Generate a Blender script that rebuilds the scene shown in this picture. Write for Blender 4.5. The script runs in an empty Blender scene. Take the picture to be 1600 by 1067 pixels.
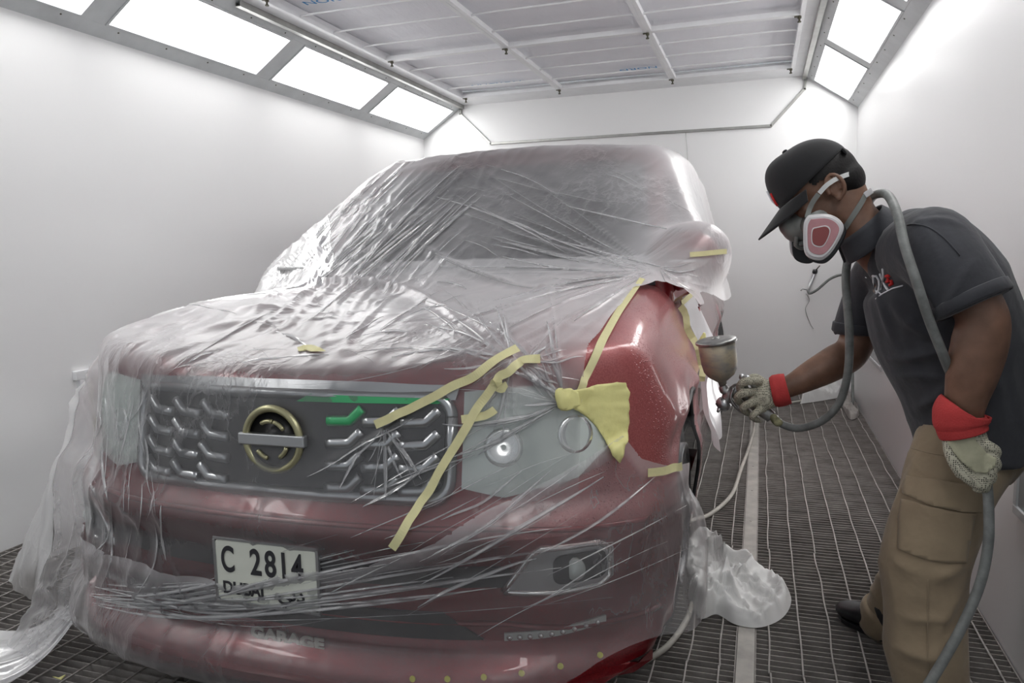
import bpy, bmesh, math, random
import numpy as np
from mathutils import Vector, Matrix
random.seed(7); RNG = np.random.default_rng(7)
S = bpy.context.scene
COL = S.collection
# ---------------------------------------------------------------- camera
H = 1.28; F = 1186.02; YAW, PIT, ROL = .3185, .1178, -.0231
cy_, sy_ = math.cos(YAW), math.sin(YAW); cp_, sp_ = math.cos(PIT), math.sin(PIT)
FW = np.array([-sy_*cp_, cy_*cp_, -sp_]); R0 = np.array([cy_, sy_, 0.]); U0 = np.cross(R0, FW)
RT = R0*math.cos(ROL)+U0*math.sin(ROL); UP = -R0*math.sin(ROL)+U0*math.cos(ROL)
OC = np.array([0, 0, H])
cam = bpy.data.objects.new('camera', bpy.data.cameras.new('camera')); COL.objects.link(cam)
cam.matrix_world = Matrix(((RT[0], UP[0], -FW[0], 0), (RT[1], UP[1], -FW[1], 0), (RT[2], UP[2], -FW[2], H), (0, 0, 0, 1)))
cam.data.sensor_width = 36; cam.data.lens = F/1600*36; cam.data.clip_start = .02
S.camera = cam
# ---------------------------------------------------------------- look
S.view_settings.view_transform = 'Standard'; S.view_settings.look = 'None'
S.view_settings.gamma = 1; S.view_settings.exposure = 0.75
S.cycles.max_bounces = 8; S.cycles.transparent_max_bounces = 20; S.cycles.diffuse_bounces = 4
S.cycles.sample_clamp_indirect = 6
W = bpy.data.worlds.new('world'); S.world = W; W.use_nodes = True
W.node_tree.nodes['Background'].inputs[0].default_value = (.8, .85, .9, 1)
W.node_tree.nodes['Background'].inputs[1].default_value = .28  # added fill light, entering through the open end behind the camera
LAMP = 4.6      # strength of the fluorescent diffusers

def ray(px, py): return FW+RT*(px-800)/F-UP*(py-533.5)/F
def at(px, py, ax, val):
    d = ray(px, py); return OC+d*(val-OC[ax])/d[ax]

# ---------------------------------------------------------------- materials
class NT:
    def __init__(s, name):
        s.m = bpy.data.materials.new(name); s.m.use_nodes = True; s.t = s.m.node_tree
        s.b = s.t.nodes['Principled BSDF']; s.o = s.t.nodes['Material Output']
    def n(s, ty, **kw):
        x = s.t.nodes.new(ty)
        for k, v in kw.items():
            if k in ('operation', 'blend_type', 'data_type', 'feature', 'noise_dimensions', 'distance', 'wave_type', 'attribute_name', 'bands_direction', 'normalize'):
                setattr(x, k, v)
            else: x.inputs[k.replace('_', ' ')].default_value = v
        return x
    def l(s, a, b): s.t.links.new(a, b)
    def set(s, **kw):
        for k, v in kw.items():
            k = k.replace('_', ' ')
            s.b.inputs[k].default_value = (tuple(v)+(1,) if isinstance(v, (tuple, list)) and len(v) == 3 else v)
        return s
    def coord(s, scale=(1, 1, 1)):
        tc = s.n('ShaderNodeTexCoord'); mp = s.n('ShaderNodeMapping'); mp.inputs['Scale'].default_value = scale
        s.l(tc.outputs['Object'], mp.inputs[0]); return mp.outputs[0]
    def noise(s, scale, detail=4, rough=.5, sc=(1, 1, 1)):
        x = s.n('ShaderNodeTexNoise', Scale=scale, Detail=detail, Roughness=rough); s.l(s.coord(sc), x.inputs['Vector']); return x.outputs['Fac']
    def ramp(s, src, stops):
        r = s.n('ShaderNodeValToRGB'); s.l(src, r.inputs[0]); e = r.color_ramp.elements
        while len(e) < len(stops): e.new(.5)
        for i, (p, c) in enumerate(stops):
            e[i].position = p; e[i].color = tuple(c)+(1,) if len(c) == 3 else c
        return r.outputs[0]
    def bump(s, src, strength=.3, dist=.01, prev=None):
        b = s.n('ShaderNodeBump', Strength=strength, Distance=dist); s.l(src, b.inputs['Height'])
        if prev is not None: s.l(prev, b.inputs['Normal'])
        return b.outputs[0]
    def math(s, op, a, b=None):
        x = s.n('ShaderNodeMath', operation=op)
        for i, v in enumerate((a, b)):
            if v is None: continue
            if isinstance(v, (int, float)): x.inputs[i].default_value = v
            else: s.l(v, x.inputs[i])
        return x.outputs[0]

def simple(name, col, rough=.5, metal=0., var=.0, nscale=8, bump=0., bdist=.004, bscale=60, coat=0., spec=.5):
    t = NT(name); t.set(Base_Color=col, Roughness=rough, Metallic=metal, Coat_Weight=coat, Specular_IOR_Level=spec)
    if var:
        lo = [max(0, c*(1-var)) for c in col]; hi = [min(1, c*(1+var*.6)) for c in col]
        t.l(t.ramp(t.noise(nscale, 6, .6), [(.3, lo), (.7, hi)]), t.b.inputs['Base Color'])
    if bump: t.l(t.bump(t.noise(bscale, 4), bump, bdist), t.b.inputs['Normal'])
    return t.m
M = {}
# booth walls: glossy white enamel with faint overspray smudges and runs
t = NT('white_enamel'); t.set(Roughness=.3)
t.set(Base_Color=(.85, .85, .852))
t.l(t.bump(t.noise(1.2, 1), .05, .01), t.b.inputs['Normal']); M['wall'] = t.m
M['fwall'] = simple('grey_front_door_paint', (.6, .6, .6), .5)
M['frame'] = simple('grey_white_frame_paint', (.6, .62, .63), .4, var=.12, nscale=5)
M['chan'] = simple('bare_metal_channel', (.42, .42, .40), .35, .8, var=.2)
M['beamw'] = simple('white_beam_paint', (.86, .865, .88), .45, var=.05)
t = NT('ceiling_filter_cloth'); t.set(Roughness=.95)
a = t.noise(2.5, 5, .6); t.l(t.ramp(a, [(.3, (.82, .82, .86)), (.7, (.88, .88, .92))]), t.b.inputs['Base Color'])
t.l(t.bump(t.noise(3, 4, .6, (3, .6, 1)), .5, .02), t.b.inputs['Normal']); M['filter'] = t.m
t = NT('lit_diffuser'); t.set(Base_Color=(.9, .9, .9), Roughness=.4)
t.b.inputs['Emission Color'].default_value = (1, .995, .985, 1); t.b.inputs['Emission Strength'].default_value = LAMP; M['lit'] = t.m
t = NT('lit_low_window'); t.set(Base_Color=(.9, .9, .9)); t.b.inputs['Emission Color'].default_value = (1, 1, .99, 1); t.b.inputs['Emission Strength'].default_value = 1.6; M['lit2'] = t.m
M['dullglass'] = simple('dusty_grey_glass', (.30, .32, .33), .25, var=.3, nscale=3)
M['darkglass'] = simple('dark_opening', (.10, .11, .10), .3, var=.3, nscale=5)
M['oliv'] = simple('olive_rubber_seal', (.32, .33, .2), .6)
t = NT('dusty_grate_steel'); t.set(Roughness=.75, Metallic=.15)
t.l(t.ramp(t.noise(9, 6, .65), [(.3, (.19, .175, .165)), (.7, (.38, .355, .335))]), t.b.inputs['Base Color']); M['grate'] = t.m
t = NT('overspray_grate_rod'); t.set(Roughness=.7)
t.l(t.ramp(t.noise(6, 6, .6), [(.3, (.30, .28, .26)), (.7, (.50, .47, .45))]), t.b.inputs['Base Color']); M['rod'] = t.m
M['gbeam'] = simple('scuffed_steel_strip', (.40, .38, .35), .5, .3, var=.25, nscale=10)
M['pit'] = simple('dusty_pit_filter', (.20, .185, .18), .95, var=.5, nscale=14, bump=.5, bdist=.01)
# ---------------------------------------------------------------- mesh helpers
def tag(o, label=None, cat=None, group=None, kind=None):
    if label: o['label'] = label
    if cat: o['category'] = cat
    if group: o['group'] = group
    if kind: o['kind'] = kind
    return o
def mesh_obj(name, verts, faces, mat, parent=None, smooth=True, uv=None):
    me = bpy.data.meshes.new(name)
    if isinstance(verts, np.ndarray): verts = verts.tolist()
    if isinstance(faces, np.ndarray): faces = faces.tolist()
    me.from_pydata(verts, [], faces); me.update()
    for m_ in (mat if isinstance(mat, (list, tuple)) else [mat]): me.materials.append(m_)
    if smooth: me.polygons.foreach_set('use_smooth', [True]*len(me.polygons))
    o = bpy.data.objects.new(name, me); COL.objects.link(o)
    if parent is not None:
        o.parent = parent
        o.matrix_parent_inverse = Matrix.Translation(-parent.matrix_world.translation) if parent.matrix_world != Matrix.Identity(4) else Matrix.Identity(4)
    return o
def thing(name, label, cat, loc=(0, 0, 0), group=None):
    o = bpy.data.objects.new(name, None); COL.objects.link(o); o.location = loc; o.empty_display_size = .1
    o.matrix_world = Matrix.Translation(loc)
    return tag(o, label, cat, group)
class MB:
    def __init__(s): s.v = []; s.f = []; s.mi = []; s.cur = 0
    def add(s, vs, fs):
        b = len(s.v); s.v.extend([tuple(map(float, p)) for p in vs]); s.f.extend([tuple(i+b for i in f) for f in fs]); s.mi.extend([s.cur]*len(fs)); return s
    def box(s, lo, hi, ax=None):
        x0, y0, z0 = lo; x1, y1, z1 = hi
        v = [(x0, y0, z0), (x1, y0, z0), (x1, y1, z0), (x0, y1, z0), (x0, y0, z1), (x1, y0, z1), (x1, y1, z1), (x0, y1, z1)]
        if ax is not None: v = [tuple(ax(np.array(p))) for p in v]
        return s.add(v, [(0, 3, 2, 1), (4, 5, 6, 7), (0, 1, 5, 4), (1, 2, 6, 5), (2, 3, 7, 6), (3, 0, 4, 7)])
    def prism(s, pts, d0, d1, fn):
        """pts 2D outline; fn(u,v,d)->xyz"""
        n = len(pts); v = [fn(u, w, d0) for u, w in pts]+[fn(u, w, d1) for u, w in pts]
        return s.add(v, [tuple(range(n-1, -1, -1)), tuple(range(n, 2*n))]+[(i, (i+1) % n, n+(i+1) % n, n+i) for i in range(n)])
    def tube(s, path, r, n=10, ell=None, side=None, cap=True, closed=False):
        """round/elliptic tube; r scalar or list; ell = ratio(s) of the side radius; side = reference vector"""
        P_ = np.array(path, float); k = len(P_); r = np.full(k, r) if np.isscalar(r) else np.array(r, float)
        ell = np.ones(k) if ell is None else (np.full(k, ell) if np.isscalar(ell) else np.array(ell, float))
        T = np.gradient(P_, axis=0) if not closed else np.roll(P_, -1, 0)-np.roll(P_, 1, 0)
        T /= np.linalg.norm(T, axis=1)[:, None]+1e-12
        vs = []; ref = np.array(side, float) if side is not None else None
        if ref is None:
            ref = np.array([0, 0, 1.]) if abs(T[0][2]) < .9 else np.array([1., 0, 0]); fixed = False
        else: fixed = True
        for i in range(k):
            a = ref-T[i]*(ref@T[i]); a /= np.linalg.norm(a)+1e-12; b = np.cross(T[i], a)
            if not fixed: ref = a
            for j in range(n):
                th = 2*math.pi*j/n; vs.append(P_[i]+a*r[i]*ell[i]*math.cos(th)+b*r[i]*math.sin(th))
        fs = [(i*n+j, i*n+(j+1) % n, ((i+1) % k)*n+(j+1) % n, ((i+1) % k)*n+j) for i in range(k if closed else k-1) for j in range(n)]
        if cap and not closed:
            fs += [tuple(range(n-1, -1, -1)), tuple((k-1)*n+j for j in range(n))]
        return s.add(vs, fs)
    def lathe(s, prof, c, axis=(0, 0, 1), n=32):
        """prof list of (r, h) along axis from c"""
        ax = np.array(axis, float); ax /= np.linalg.norm(ax); ref = np.array([1., 0, 0]) if abs(ax[0]) < .9 else np.array([0, 1., 0])
        a = np.cross(ax, ref); a /= np.linalg.norm(a); b = np.cross(ax, a); k = len(prof)
        vs = [np.array(c)+ax*h+(a*math.cos(2*math.pi*j/n)+b*math.sin(2*math.pi*j/n))*r for r, h in prof for j in range(n)]
        fs = [(i*n+j, i*n+(j+1) % n, (i+1)*n+(j+1) % n, (i+1)*n+j) for i in range(k-1) for j in range(n)]
        fs += [tuple(range(n-1, -1, -1)), tuple((k-1)*n+j for j in range(n))]
        return s.add(vs, fs)
    def ball(s, c, r, n=16, m=10, rot=None):
        r = np.array([r]*3 if np.isscalar(r) else r, float); vs = []
        for i in range(1, m):
            ph = math.pi*i/m
            for j in range(n):
                th = 2*math.pi*j/n; p = np.array([math.sin(ph)*math.cos(th), math.sin(ph)*math.sin(th), math.cos(ph)])*r
                if rot is not None: p = rot@p
                vs.append(np.array(c)+p)
        for sg in (1, -1):
            p = np.array([0, 0, sg*r[2]]); p = rot@p if rot is not None else p; vs.append(np.array(c)+p)
        fs = [(i*n+j, (i+1)*n+j, (i+1)*n+(j+1) % n, i*n+(j+1) % n) for i in range(m-2) for j in range(n)]
        t0 = (m-1)*n
        fs += [(t0, j, (j+1) % n) for j in range(n)]+[(t0+1, (m-2)*n+(j+1) % n, (m-2)*n+j) for j in range(n)]
        return s.add(vs, fs)
    def build(s, name, mat, parent=None, smooth=False, bevel=0., seg=2, remesh=0., subsurf=0, solid=0., auto=True):
        o = mesh_obj(name, s.v, s.f, mat, parent, smooth)
        if len(set(s.mi)) > 1: o.data.polygons.foreach_set('material_index', s.mi)
        bm = bmesh.new(); bm.from_mesh(o.data); bmesh.ops.recalc_face_normals(bm, faces=bm.faces); bm.to_mesh(o.data); bm.free()
        if remesh:
            r = o.modifiers.new('r', 'REMESH'); r.mode = 'VOXEL'; r.voxel_size = remesh; r.use_smooth_shade = True
            sm = o.modifiers.new('s', 'SMOOTH'); sm.factor = .5; sm.iterations = 4
        if bevel:
            b = o.modifiers.new('b', 'BEVEL'); b.width = bevel; b.segments = seg; b.limit_method = 'ANGLE'; b.angle_limit = .6
        if subsurf:
            m_ = o.modifiers.new('ss', 'SUBSURF'); m_.levels = subsurf; m_.render_levels = subsurf
        if solid:
            m_ = o.modifiers.new('so', 'SOLIDIFY'); m_.thickness = solid; m_.offset = 0
        if o.modifiers: bake(o)
        return o
def bake(o):
    dg = bpy.context.evaluated_depsgraph_get(); me = bpy.data.meshes.new_from_object(o.evaluated_get(dg))
    o.modifiers.clear(); o.data = me; return o
def strip_mesh(pts, nrm, w, th=.0008):
    """tape: ribbon along pts (N,3), normals (N,3)"""
    P_ = np.array(pts); N_ = np.array(nrm); T = np.gradient(P_, axis=0); B = np.cross(T, N_); B /= np.linalg.norm(B, axis=1)[:, None]
    w = np.full(len(P_), w) if np.isscalar(w) else np.array(w); mb = MB(); vs = []
    for p, n_, b, ww in zip(P_, N_, B, w): vs += [p-b*ww/2, p+b*ww/2, p+b*ww/2+n_*th, p-b*ww/2+n_*th]
    fs = []
    for i in range(len(P_)-1):
        for j in range(4): fs.append((i*4+j, i*4+(j+1) % 4, i*4+4+(j+1) % 4, i*4+4+j))
    fs += [(3, 2, 1, 0), tuple(len(P_)*4-4+k for k in range(4))]
    return mb.add(vs, fs)
def text_mesh(name, body, size, mat, M4, parent=None, ext=.001, sx=1., bold=0., align='CENTER'):
    cu = bpy.data.curves.new(name, 'FONT'); cu.body = body; cu.size = size; cu.extrude = ext; cu.offset = bold; cu.align_x = align; cu.align_y = 'CENTER'
    o = bpy.data.objects.new(name, cu); COL.objects.link(o); dg = bpy.context.evaluated_depsgraph_get()
    me = bpy.data.meshes.new_from_object(o.evaluated_get(dg)); bpy.data.objects.remove(o)
    me.transform(M4 @ Matrix.Scale(sx, 4, (1, 0, 0))); me.materials.clear(); me.materials.append(mat)
    o = bpy.data.objects.new(name, me); COL.objects.link(o)
    if parent is not None:
        o.parent = parent; o.matrix_parent_inverse = Matrix.Translation(-parent.matrix_world.translation)
    return o
def basis(o, x, y, z):
    return Matrix(((x[0], y[0], z[0], o[0]), (x[1], y[1], z[1], o[1]), (x[2], y[2], z[2], o[2]), (0, 0, 0, 1)))
def sstep(x, a, b):
    t_ = np.clip((x-a)/(b-a), 0, 1); return t_*t_*(3-2*t_)
def vnoise(p, seed=0):
    p = np.asarray(p, float); i = np.floor(p).astype(np.int64); f = p-i; f = f*f*(3-2*f)
    def h(a, b, c):
        n_ = (a*374761393+b*668265263+c*1274126177+seed*974711) & 0x7fffffff
        n_ = ((n_ ^ (n_ >> 13))*1274126177) & 0x7fffffff; return ((n_ ^ (n_ >> 16)) & 0xffff)/65535.
    r = 0
    for dx in (0, 1):
        for dy in (0, 1):
            for dz in (0, 1):
                w = (f[:, 0] if dx else 1-f[:, 0])*(f[:, 1] if dy else 1-f[:, 1])*(f[:, 2] if dz else 1-f[:, 2])
                r = r+w*h(i[:, 0]+dx, i[:, 1]+dy, i[:, 2]+dz)
    return r*2-1

# ================================================================ the booth
XL, XR, YB, YF, ZC, ZP, XCL, XCR = -3.214, .744, 7.09, -1.6, 2.70, 2.42, -2.80, .336
def struct(o): o['kind'] = 'structure'; return o
struct(MB().box((XL-.08, YF, -.25), (XL, YB, ZP)).build('wall_left', M['wall']))
mb = MB()  # right wall, low windows set on it
YW = [(-.6, .3), (1.15, 2.55), (3.42, 4.86), (5.32, 6.08)]; ZW0, ZW1 = .49, 1.15
mb.box((XR, YF, -.25), (XR+.08, YB, ZP))
struct(mb.build('wall_right', M['wall']))
struct(MB().box((XL-.08, YB, -.25), (XR+.08, YB+.08, ZC+.1)).build('wall_back', M['wall']))
for i, (y0, y1) in enumerate(YW):
    mb = MB(); w = .028
    for (a0, a1, b0, b1) in ((y0-w, y1+w, ZW0-w, ZW0), (y0-w, y1+w, ZW1, ZW1+w), (y0-w, y0, ZW0, ZW1), (y1, y1+w, ZW0, ZW1)): mb.box((XR-.012, a0, b0), (XR, a1, b1))
    wd = struct(mb.build('window_%d' % (i+1), M['frame'], bevel=.003))
    MB().box((XR-.005, y0, ZW0), (XR-.001, y1, ZW1)).build('pane', M['lit2'] if i == 2 else M['dullglass'], wd)
# lower left: framed opening near the floor
mb = MB(); y0, y1, z0, z1 = 2.90, 4.1, .12, .70
for (a0, a1, b0, b1) in ((y0-.07, y1+.07, z1, z1+.045), (y0-.05, y1+.05, z0-.05, z0), (y0-.05, y0, z0, z1), (y1, y1+.05, z0, z1)): mb.box((XL, a0, b0), (XL+.025, a1, b1))
wd = struct(mb.build('window_5', M['beamw'], bevel=.003))
MB().box((XL+.001, y0, z0), (XL+.008, y1, z1)).build('pane', M['darkglass'], wd)
mb = MB(); mb.box((XL+.001, y0, z0), (XL+.018, y0+.03, z1)); mb.box((XL+.001, y0, z1-.012), (XL+.018, y1, z1)); mb.build('rubber_seal', M['oliv'], wd)

# ceiling: border, sloping light coves, filter bed
mb = MB(); FY = [YF+.2, .745, 2.235, 3.73, 5.222, 6.715]; FX = [-2.66, -1.715, -.735, .23]
mb.box((XCL, 6.74, ZC), (XCR, YB, ZC+.05)); mb.box((XCL, YF, ZC), (FX[0]+.02, 6.74, ZC+.05)); mb.box((FX[3]-.0, YF, ZC), (XCR, 6.74, ZC+.05))
mb.box((XCL, YF, ZC+.16), (XCR, YB, ZC+.2))
struct(mb.build('ceiling', M['beamw']))
fil = MB(); nx, ny = 60, 160
gx = np.linspace(FX[0], FX[3], nx); gy = np.linspace(YF, 6.74, ny); G = np.array([(x, y, ZC+.055) for y in gy for x in gx])
G[:, 2] += .008*vnoise(G*np.array([2.5, 1.2, 1]))+.004*np.sin(G[:, 1]*2*math.pi/.373)
fil.add(G, [(j*nx+i, j*nx+i+1, (j+1)*nx+i+1, (j+1)*nx+i) for j in range(ny-1) for i in range(nx-1)])
struct(fil.build('ceiling_filter_bed', M['filter'], smooth=True))
def blue_mark(x, y, w, hgt):
    pass
# filter support frames: every bay a frame with three cross rods
for i in range(3):
    for j in range(len(FY)-1):
        x0, x1, y0, y1 = FX[i], FX[i+1], FY[j], FY[j+1]; mb = MB(); w = .028
        for (a0, a1, b0, b1) in ((x0, x1, y0, y0+w), (x0, x1, y1-w, y1), (x0, x0+w, y0+w, y1-w), (x1-w, x1, y0+w, y1-w)): mb.box((a0, b0, ZC-.012), (a1, b1, ZC+.02))
        fr = mb.build('filter_frame', M['beamw'], bevel=.002)
        col_, row_ = ['left', 'middle', 'right'][i], ['nearest the camera', 'fourth from the back wall', 'third from the back wall', 'second from the back wall', 'beside the back wall'][j]
        tag(fr, 'white ceiling filter frame in the %s column, %s' % (col_, row_), 'ceiling frame', 'ceiling filter frames')
        mr = MB()
        for k in range(1, 4):
            yy = y0+(y1-y0)*k/4; pth = [(x0+.01, yy, ZC-.004), (x0+.05, yy, ZC+.004)]+[(x0+.05+(x1-x0-.1)*q/6, yy+.002*math.sin(q*2+k), ZC+.006) for q in range(1, 6)]+[(x1-.05, yy, ZC+.004), (x1-.01, yy, ZC-.004)]
            mk = MB().tube(pth, .0065, 8).build('cross_rod', M['beamw'], fr, smooth=True)
M['dark'] = simple('dark_bolt_metal', (.09, .085, .06), .5, .5)
M['blue'] = simple('blue_printed_ink', (.03, .25, .55), .7)
pos = ['left edge', 'left beam', 'right beam', 'right edge']
for j, yy in ((4, 5.222), (5, 6.70), (3, 3.73)):
    for i, xx in enumerate((FX[0]+.06, FX[1], FX[2], FX[3]-.03)):
        c = MB(); z = ZC-.014
        c.lathe([(.012, 0), (.012, -.014), (.006, -.016), (.006, -.03), (.011, -.031), (.011, -.038)], (xx, yy, z), n=12)
        c.box((xx-.03, yy-.008, z-.006), (xx+.0, yy+.008, z))
        cl = c.build('ceiling_clamp', M['dark'], bevel=.001)
        tag(cl, 'dark ceiling clamp at the %s, %s' % (pos[i], {4: 'on the middle cross beam', 5: 'along the back wall', 3: 'on the cross beam nearest the camera'}[j]), 'clamp', 'ceiling frame clamps')
# the maker's blue print on the filter cloth (seen from below, partly faded)
for k, (xx, yy, w, word) in enumerate(((-2.36, 4.02, .26, 'NORDA'), (-2.22, 6.47, .22, 'NORDAN'), (-.98, 6.42, .2, 'NORD'))):
    m4 = basis((xx, yy, ZC+.038), (1, 0, 0), (0, -1, 0), (0, 0, -1))
    if k: m4 = basis((xx, yy, ZC+.038), (-1, 0, 0), (0, 1, 0), (0, 0, -1))
    o = text_mesh('printed_lettering', word, .085, M['blue'], m4, None, .0005, 1.25)
    tag(o, ['blue print on the ceiling filter cloth above the left light cove', 'blue print on the ceiling cloth in the left bay by the back wall', 'faint blue print on the ceiling cloth in the middle bay by the back wall'][k], 'lettering')

def cove(side):
    xw, xc = (XL, XCL) if side == 'left' else (XR, XCR)
    A = np.array([xw, 0, ZP]); B = np.array([xc, 0, ZC]); L = np.linalg.norm(B-A); ud = (B-A)/L
    nd = np.array([ud[2], 0, -ud[0]]); nd = nd if nd[2] < 0 else -nd        # towards the room
    def fn(u, y, d): return A+ud*u+np.array([0, y, 0])+nd*d
    u0, u1 = L*.155, L*.86; bays = [(7.02-1.34*k-1.2, 7.02-1.34*k) for k in range(0, 6)]
    mb = MB(); q = lambda ua, ub, ya, yb, d0=-.02, d1=.012: mb.add([fn(u, y, d) for d in (d0, d1) for u, y in ((ua, ya), (ub, ya), (ub, yb), (ua, yb))], [(0, 1, 2, 3), (4, 5, 6, 7), (0, 1, 5, 4), (1, 2, 6, 5), (2, 3, 7, 6), (3, 0, 4, 7)])
    q(-.02, u0, YF, YB); q(u1, L+.02, YF, YB)
    yy = YB
    for (a, b) in bays: q(u0, u1, b, yy); yy = a
    q(u0, u1, YF, yy)
    struct(mb.build('trim_1' if side == 'left' else 'trim_2', M['frame'], bevel=.002))
    for k, (a, b) in enumerate(bays):
        th = thing('light_panel', '%s cove light panel with bright white diffuser, %s' % (side, ['beside the back wall', 'second from the back wall', 'third from the back wall', 'fourth from the back wall', 'fifth from the back wall', 'nearest the camera end'][k]), 'light panel', tuple(fn((u0+u1)/2, (a+b)/2, 0)), 'cove light panels')
        f2 = MB(); w = .014
        for (ua, ub, ya, yb) in ((u0, u0+w, a, b), (u1-w, u1, a, b), (u0+w, u1-w, a, a+w), (u0+w, u1-w, b-w, b)):
            f2.add([fn(u, y, d) for d in (-.012, .018) for u, y in ((ua, ya), (ub, ya), (ub, yb), (ua, yb))], [(0, 1, 2, 3), (4, 5, 6, 7), (0, 1, 5, 4), (1, 2, 6, 5), (2, 3, 7, 6), (3, 0, 4, 7)])
        f2.build('frame', M['frame'], th, bevel=.002)
        f3 = MB(); f3.add([fn(u, y, d) for d in (-.012, -.006) for u, y in ((u0+w, a+w), (u1-w, a+w), (u1-w, b-w), (u0+w, b-w))], [(0, 1, 2, 3), (4, 5, 6, 7), (0, 1, 5, 4), (1, 2, 6, 5), (2, 3, 7, 6), (3, 0, 4, 7)])
        f3.build('diffuser', M['lit'], th)
        for s_ in range(4):
            for uu in (u0-.02, u1+.02):
                p = fn(uu, a+.1+(b-a-.2)*s_/3, .012); MB().lathe([(.005, 0), (.004, .003)], p, nd, 8).build('screw', M['dark'], th)
cove('left'); cove('right')
# rails at the cove tops
for nm, x0, x1, y0 in (('left', XCL+.0, XCL+.035, 3.72), ('right', XCR-.035, XCR, YF)):
    mb = MB(); mb.box((x0, y0, ZC-.035), (x1, YB-.02, ZC-.030)); mb.box((x0, y0, ZC-.03), (x0+.004, YB-.02, ZC+.0)); mb.box((x1-.004, y0, ZC-.03), (x1, YB-.02, ZC+.0))
    tag(mb.build('ceiling_rail', M['chan'], bevel=.001), 'bare metal U rail along the %s edge of the ceiling' % nm, 'rail')
# bent channel on the back wall
mb = MB(); pth = [(-2.80, ZC), (-2.81, 2.62), (-2.505, 2.32), (.06, 2.305), (.325, 2.59), (.335, ZC)]
for (xa, za), (xb, zb) in zip(pth[:-1], pth[1:]):
    d = np.array([xb-xa, zb-za]); d /= np.linalg.norm(d); n_ = np.array([-d[1], d[0]])*.011; e = d*.008
    mb.prism([(xa-e[0]-n_[0], za-e[1]-n_[1]), (xb+e[0]-n_[0], zb+e[1]-n_[1]), (xb+e[0]+n_[0], zb+e[1]+n_[1]), (xa-e[0]+n_[0], za-e[1]+n_[1])], YB-.02, YB, lambda u, v, d_: (u, d_, v))
struct(mb.build('trim_3', M['chan'], bevel=.002))

# ---------------------------------------------------------------- floor of steel gratings over a dusty pit
struct(MB().box((XL, YF, -.25), (XR, YB, -.2)).build('floor', M['pit']))
XBM = -.03
def grating(x0, x1, y0, y1, label, seed):
    rg = random.Random(seed); mb = MB(); n = int((y1-y0)/.031)
    for k in range(n):
        yy = y0+(k+.5)*(y1-y0)/n; dz = -.003*rg.random(); sk = rg.uniform(-.003, .003)
        mb.add([(x0+.004, yy-.0018-sk, -.034), (x1-.004, yy-.0018+sk, -.034), (x1-.004, yy+.0018+sk, -.034), (x0+.004, yy+.0018-sk, -.034), (x0+.004, yy-.0018-sk, dz), (x1-.004, yy-.0018+sk, dz), (x1-.004, yy+.0018+sk, dz), (x0+.004, yy+.0018-sk, dz)],
               [(0, 3, 2, 1), (4, 5, 6, 7), (0, 1, 5, 4), (1, 2, 6, 5), (2, 3, 7, 6), (3, 0, 4, 7)])
    o = mb.build('floor_grating', M['grate'])
    tag(o, label, 'floor grating', 'steel floor gratings')
    mr = max(2, round((x1-x0)/.098)); 
    for k in range(mr):
        xx = x0+(k+.5)*(x1-x0)/mr; pp = []; ph = rg.uniform(0, 6); amp = rg.choice((.001, .002, .004))
        for q in range(25):
            yy = y0+(y1-y0)*q/24; pp.append((xx+amp*math.sin(ph+yy*5)+amp*.6*math.sin(ph*2+yy*17), yy, .001))
        MB().tube(pp, .0032, 5).build('twisted_rod', M['rod'], o, smooth=True)
    MB().box((x0, y0+.001, -.036), (x0+.004, y1-.001, 0)).build('edge_bar', M['grate'], o); MB().box((x1-.004, y0+.001, -.036), (x1, y1-.001, 0)).build('edge_bar', M['grate'], o)
rows = [(YF, .3), (.3, 1.32), (1.32, 2.28), (2.28, 3.27), (3.27, 4.36), (4.36, 5.74), (5.74, YB)]
cols = [(XBM+.028, XR-.004, 'right of the steel strip'), (-.93, XBM-.028, 'left of the steel strip'), (-1.69, -.93, 'under the middle of the car'), (-2.45, -1.69, 'under the left half of the car'), (XL+.004, -2.45, 'along the left wall')]
rn = ['behind the camera', 'seventh row, closest to the camera', 'fifth row from the back wall', 'fourth row from the back wall', 'third row from the back wall', 'second row from the back wall', 'beside the back wall']
for ci, (x0, x1, cn) in enumerate(cols):
    for ri, (y0, y1) in enumerate(rows):
        if ri == 0: continue
        grating(x0, x1, y0, y1, 'steel floor grating %s, %s' % (cn, rn[ri] if ri != 1 else 'row closest to the camera'), ci*10+ri)
mb = MB(); mb.box((XBM-.027, YF, -.05), (XBM+.027, YB, .002))
for k in range(18): mb.lathe([(.006, 0), (.004, .002)], (XBM, YF+.5+k*.47, .002), n=8)
tag(mb.build('steel_floor_strip', M['gbeam'], bevel=.001), 'flat scuffed steel strip running between the gratings', 'floor strip')
# ================================================================ the car (car frame: x across, l back from the nose, z up)
CX, CY = -1.20, 1.58
def w2c(p): p = np.asarray(p, float); return p-np.array([CX, CY, 0])
def c2w(p): p = np.asarray(p, float); return p+np.array([CX, CY, 0])
def smax(a, b, k): h = np.clip(.5+.5*(a-b)/k, 0, 1); return b+(a-b)*h+k*h*(1-h)
def smin(a, b, k): return -smax(-a, -b, k)
def zhood(x, l):
    return .955+.115*sstep(l, -.1, .75)+.05*np.clip(l-.5, 0, 1)+.028*sstep(abs(x), .25, .5)*(1-sstep(abs(x), .72, .98))-.05*np.clip(abs(x)-.7, 0, 1)*2
def lnose(x, z):
    ax = abs(x); bow = .13*ax**2+.33*np.clip(ax, 0, 1.3)**4.5
    prof = .02+.05*sstep(z, .60, .68)+.05*np.clip(z-.68, 0, 1)/.3-.035*sstep(z, .12, .2)*(1-sstep(z, .24, .30))+.03*sstep(z, .24, .30)*(1-sstep(z, .50, .60))*(1-sstep(ax, .55, .75))+.10*(1-sstep(z, .08, .2))
    return bow+prof
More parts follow.
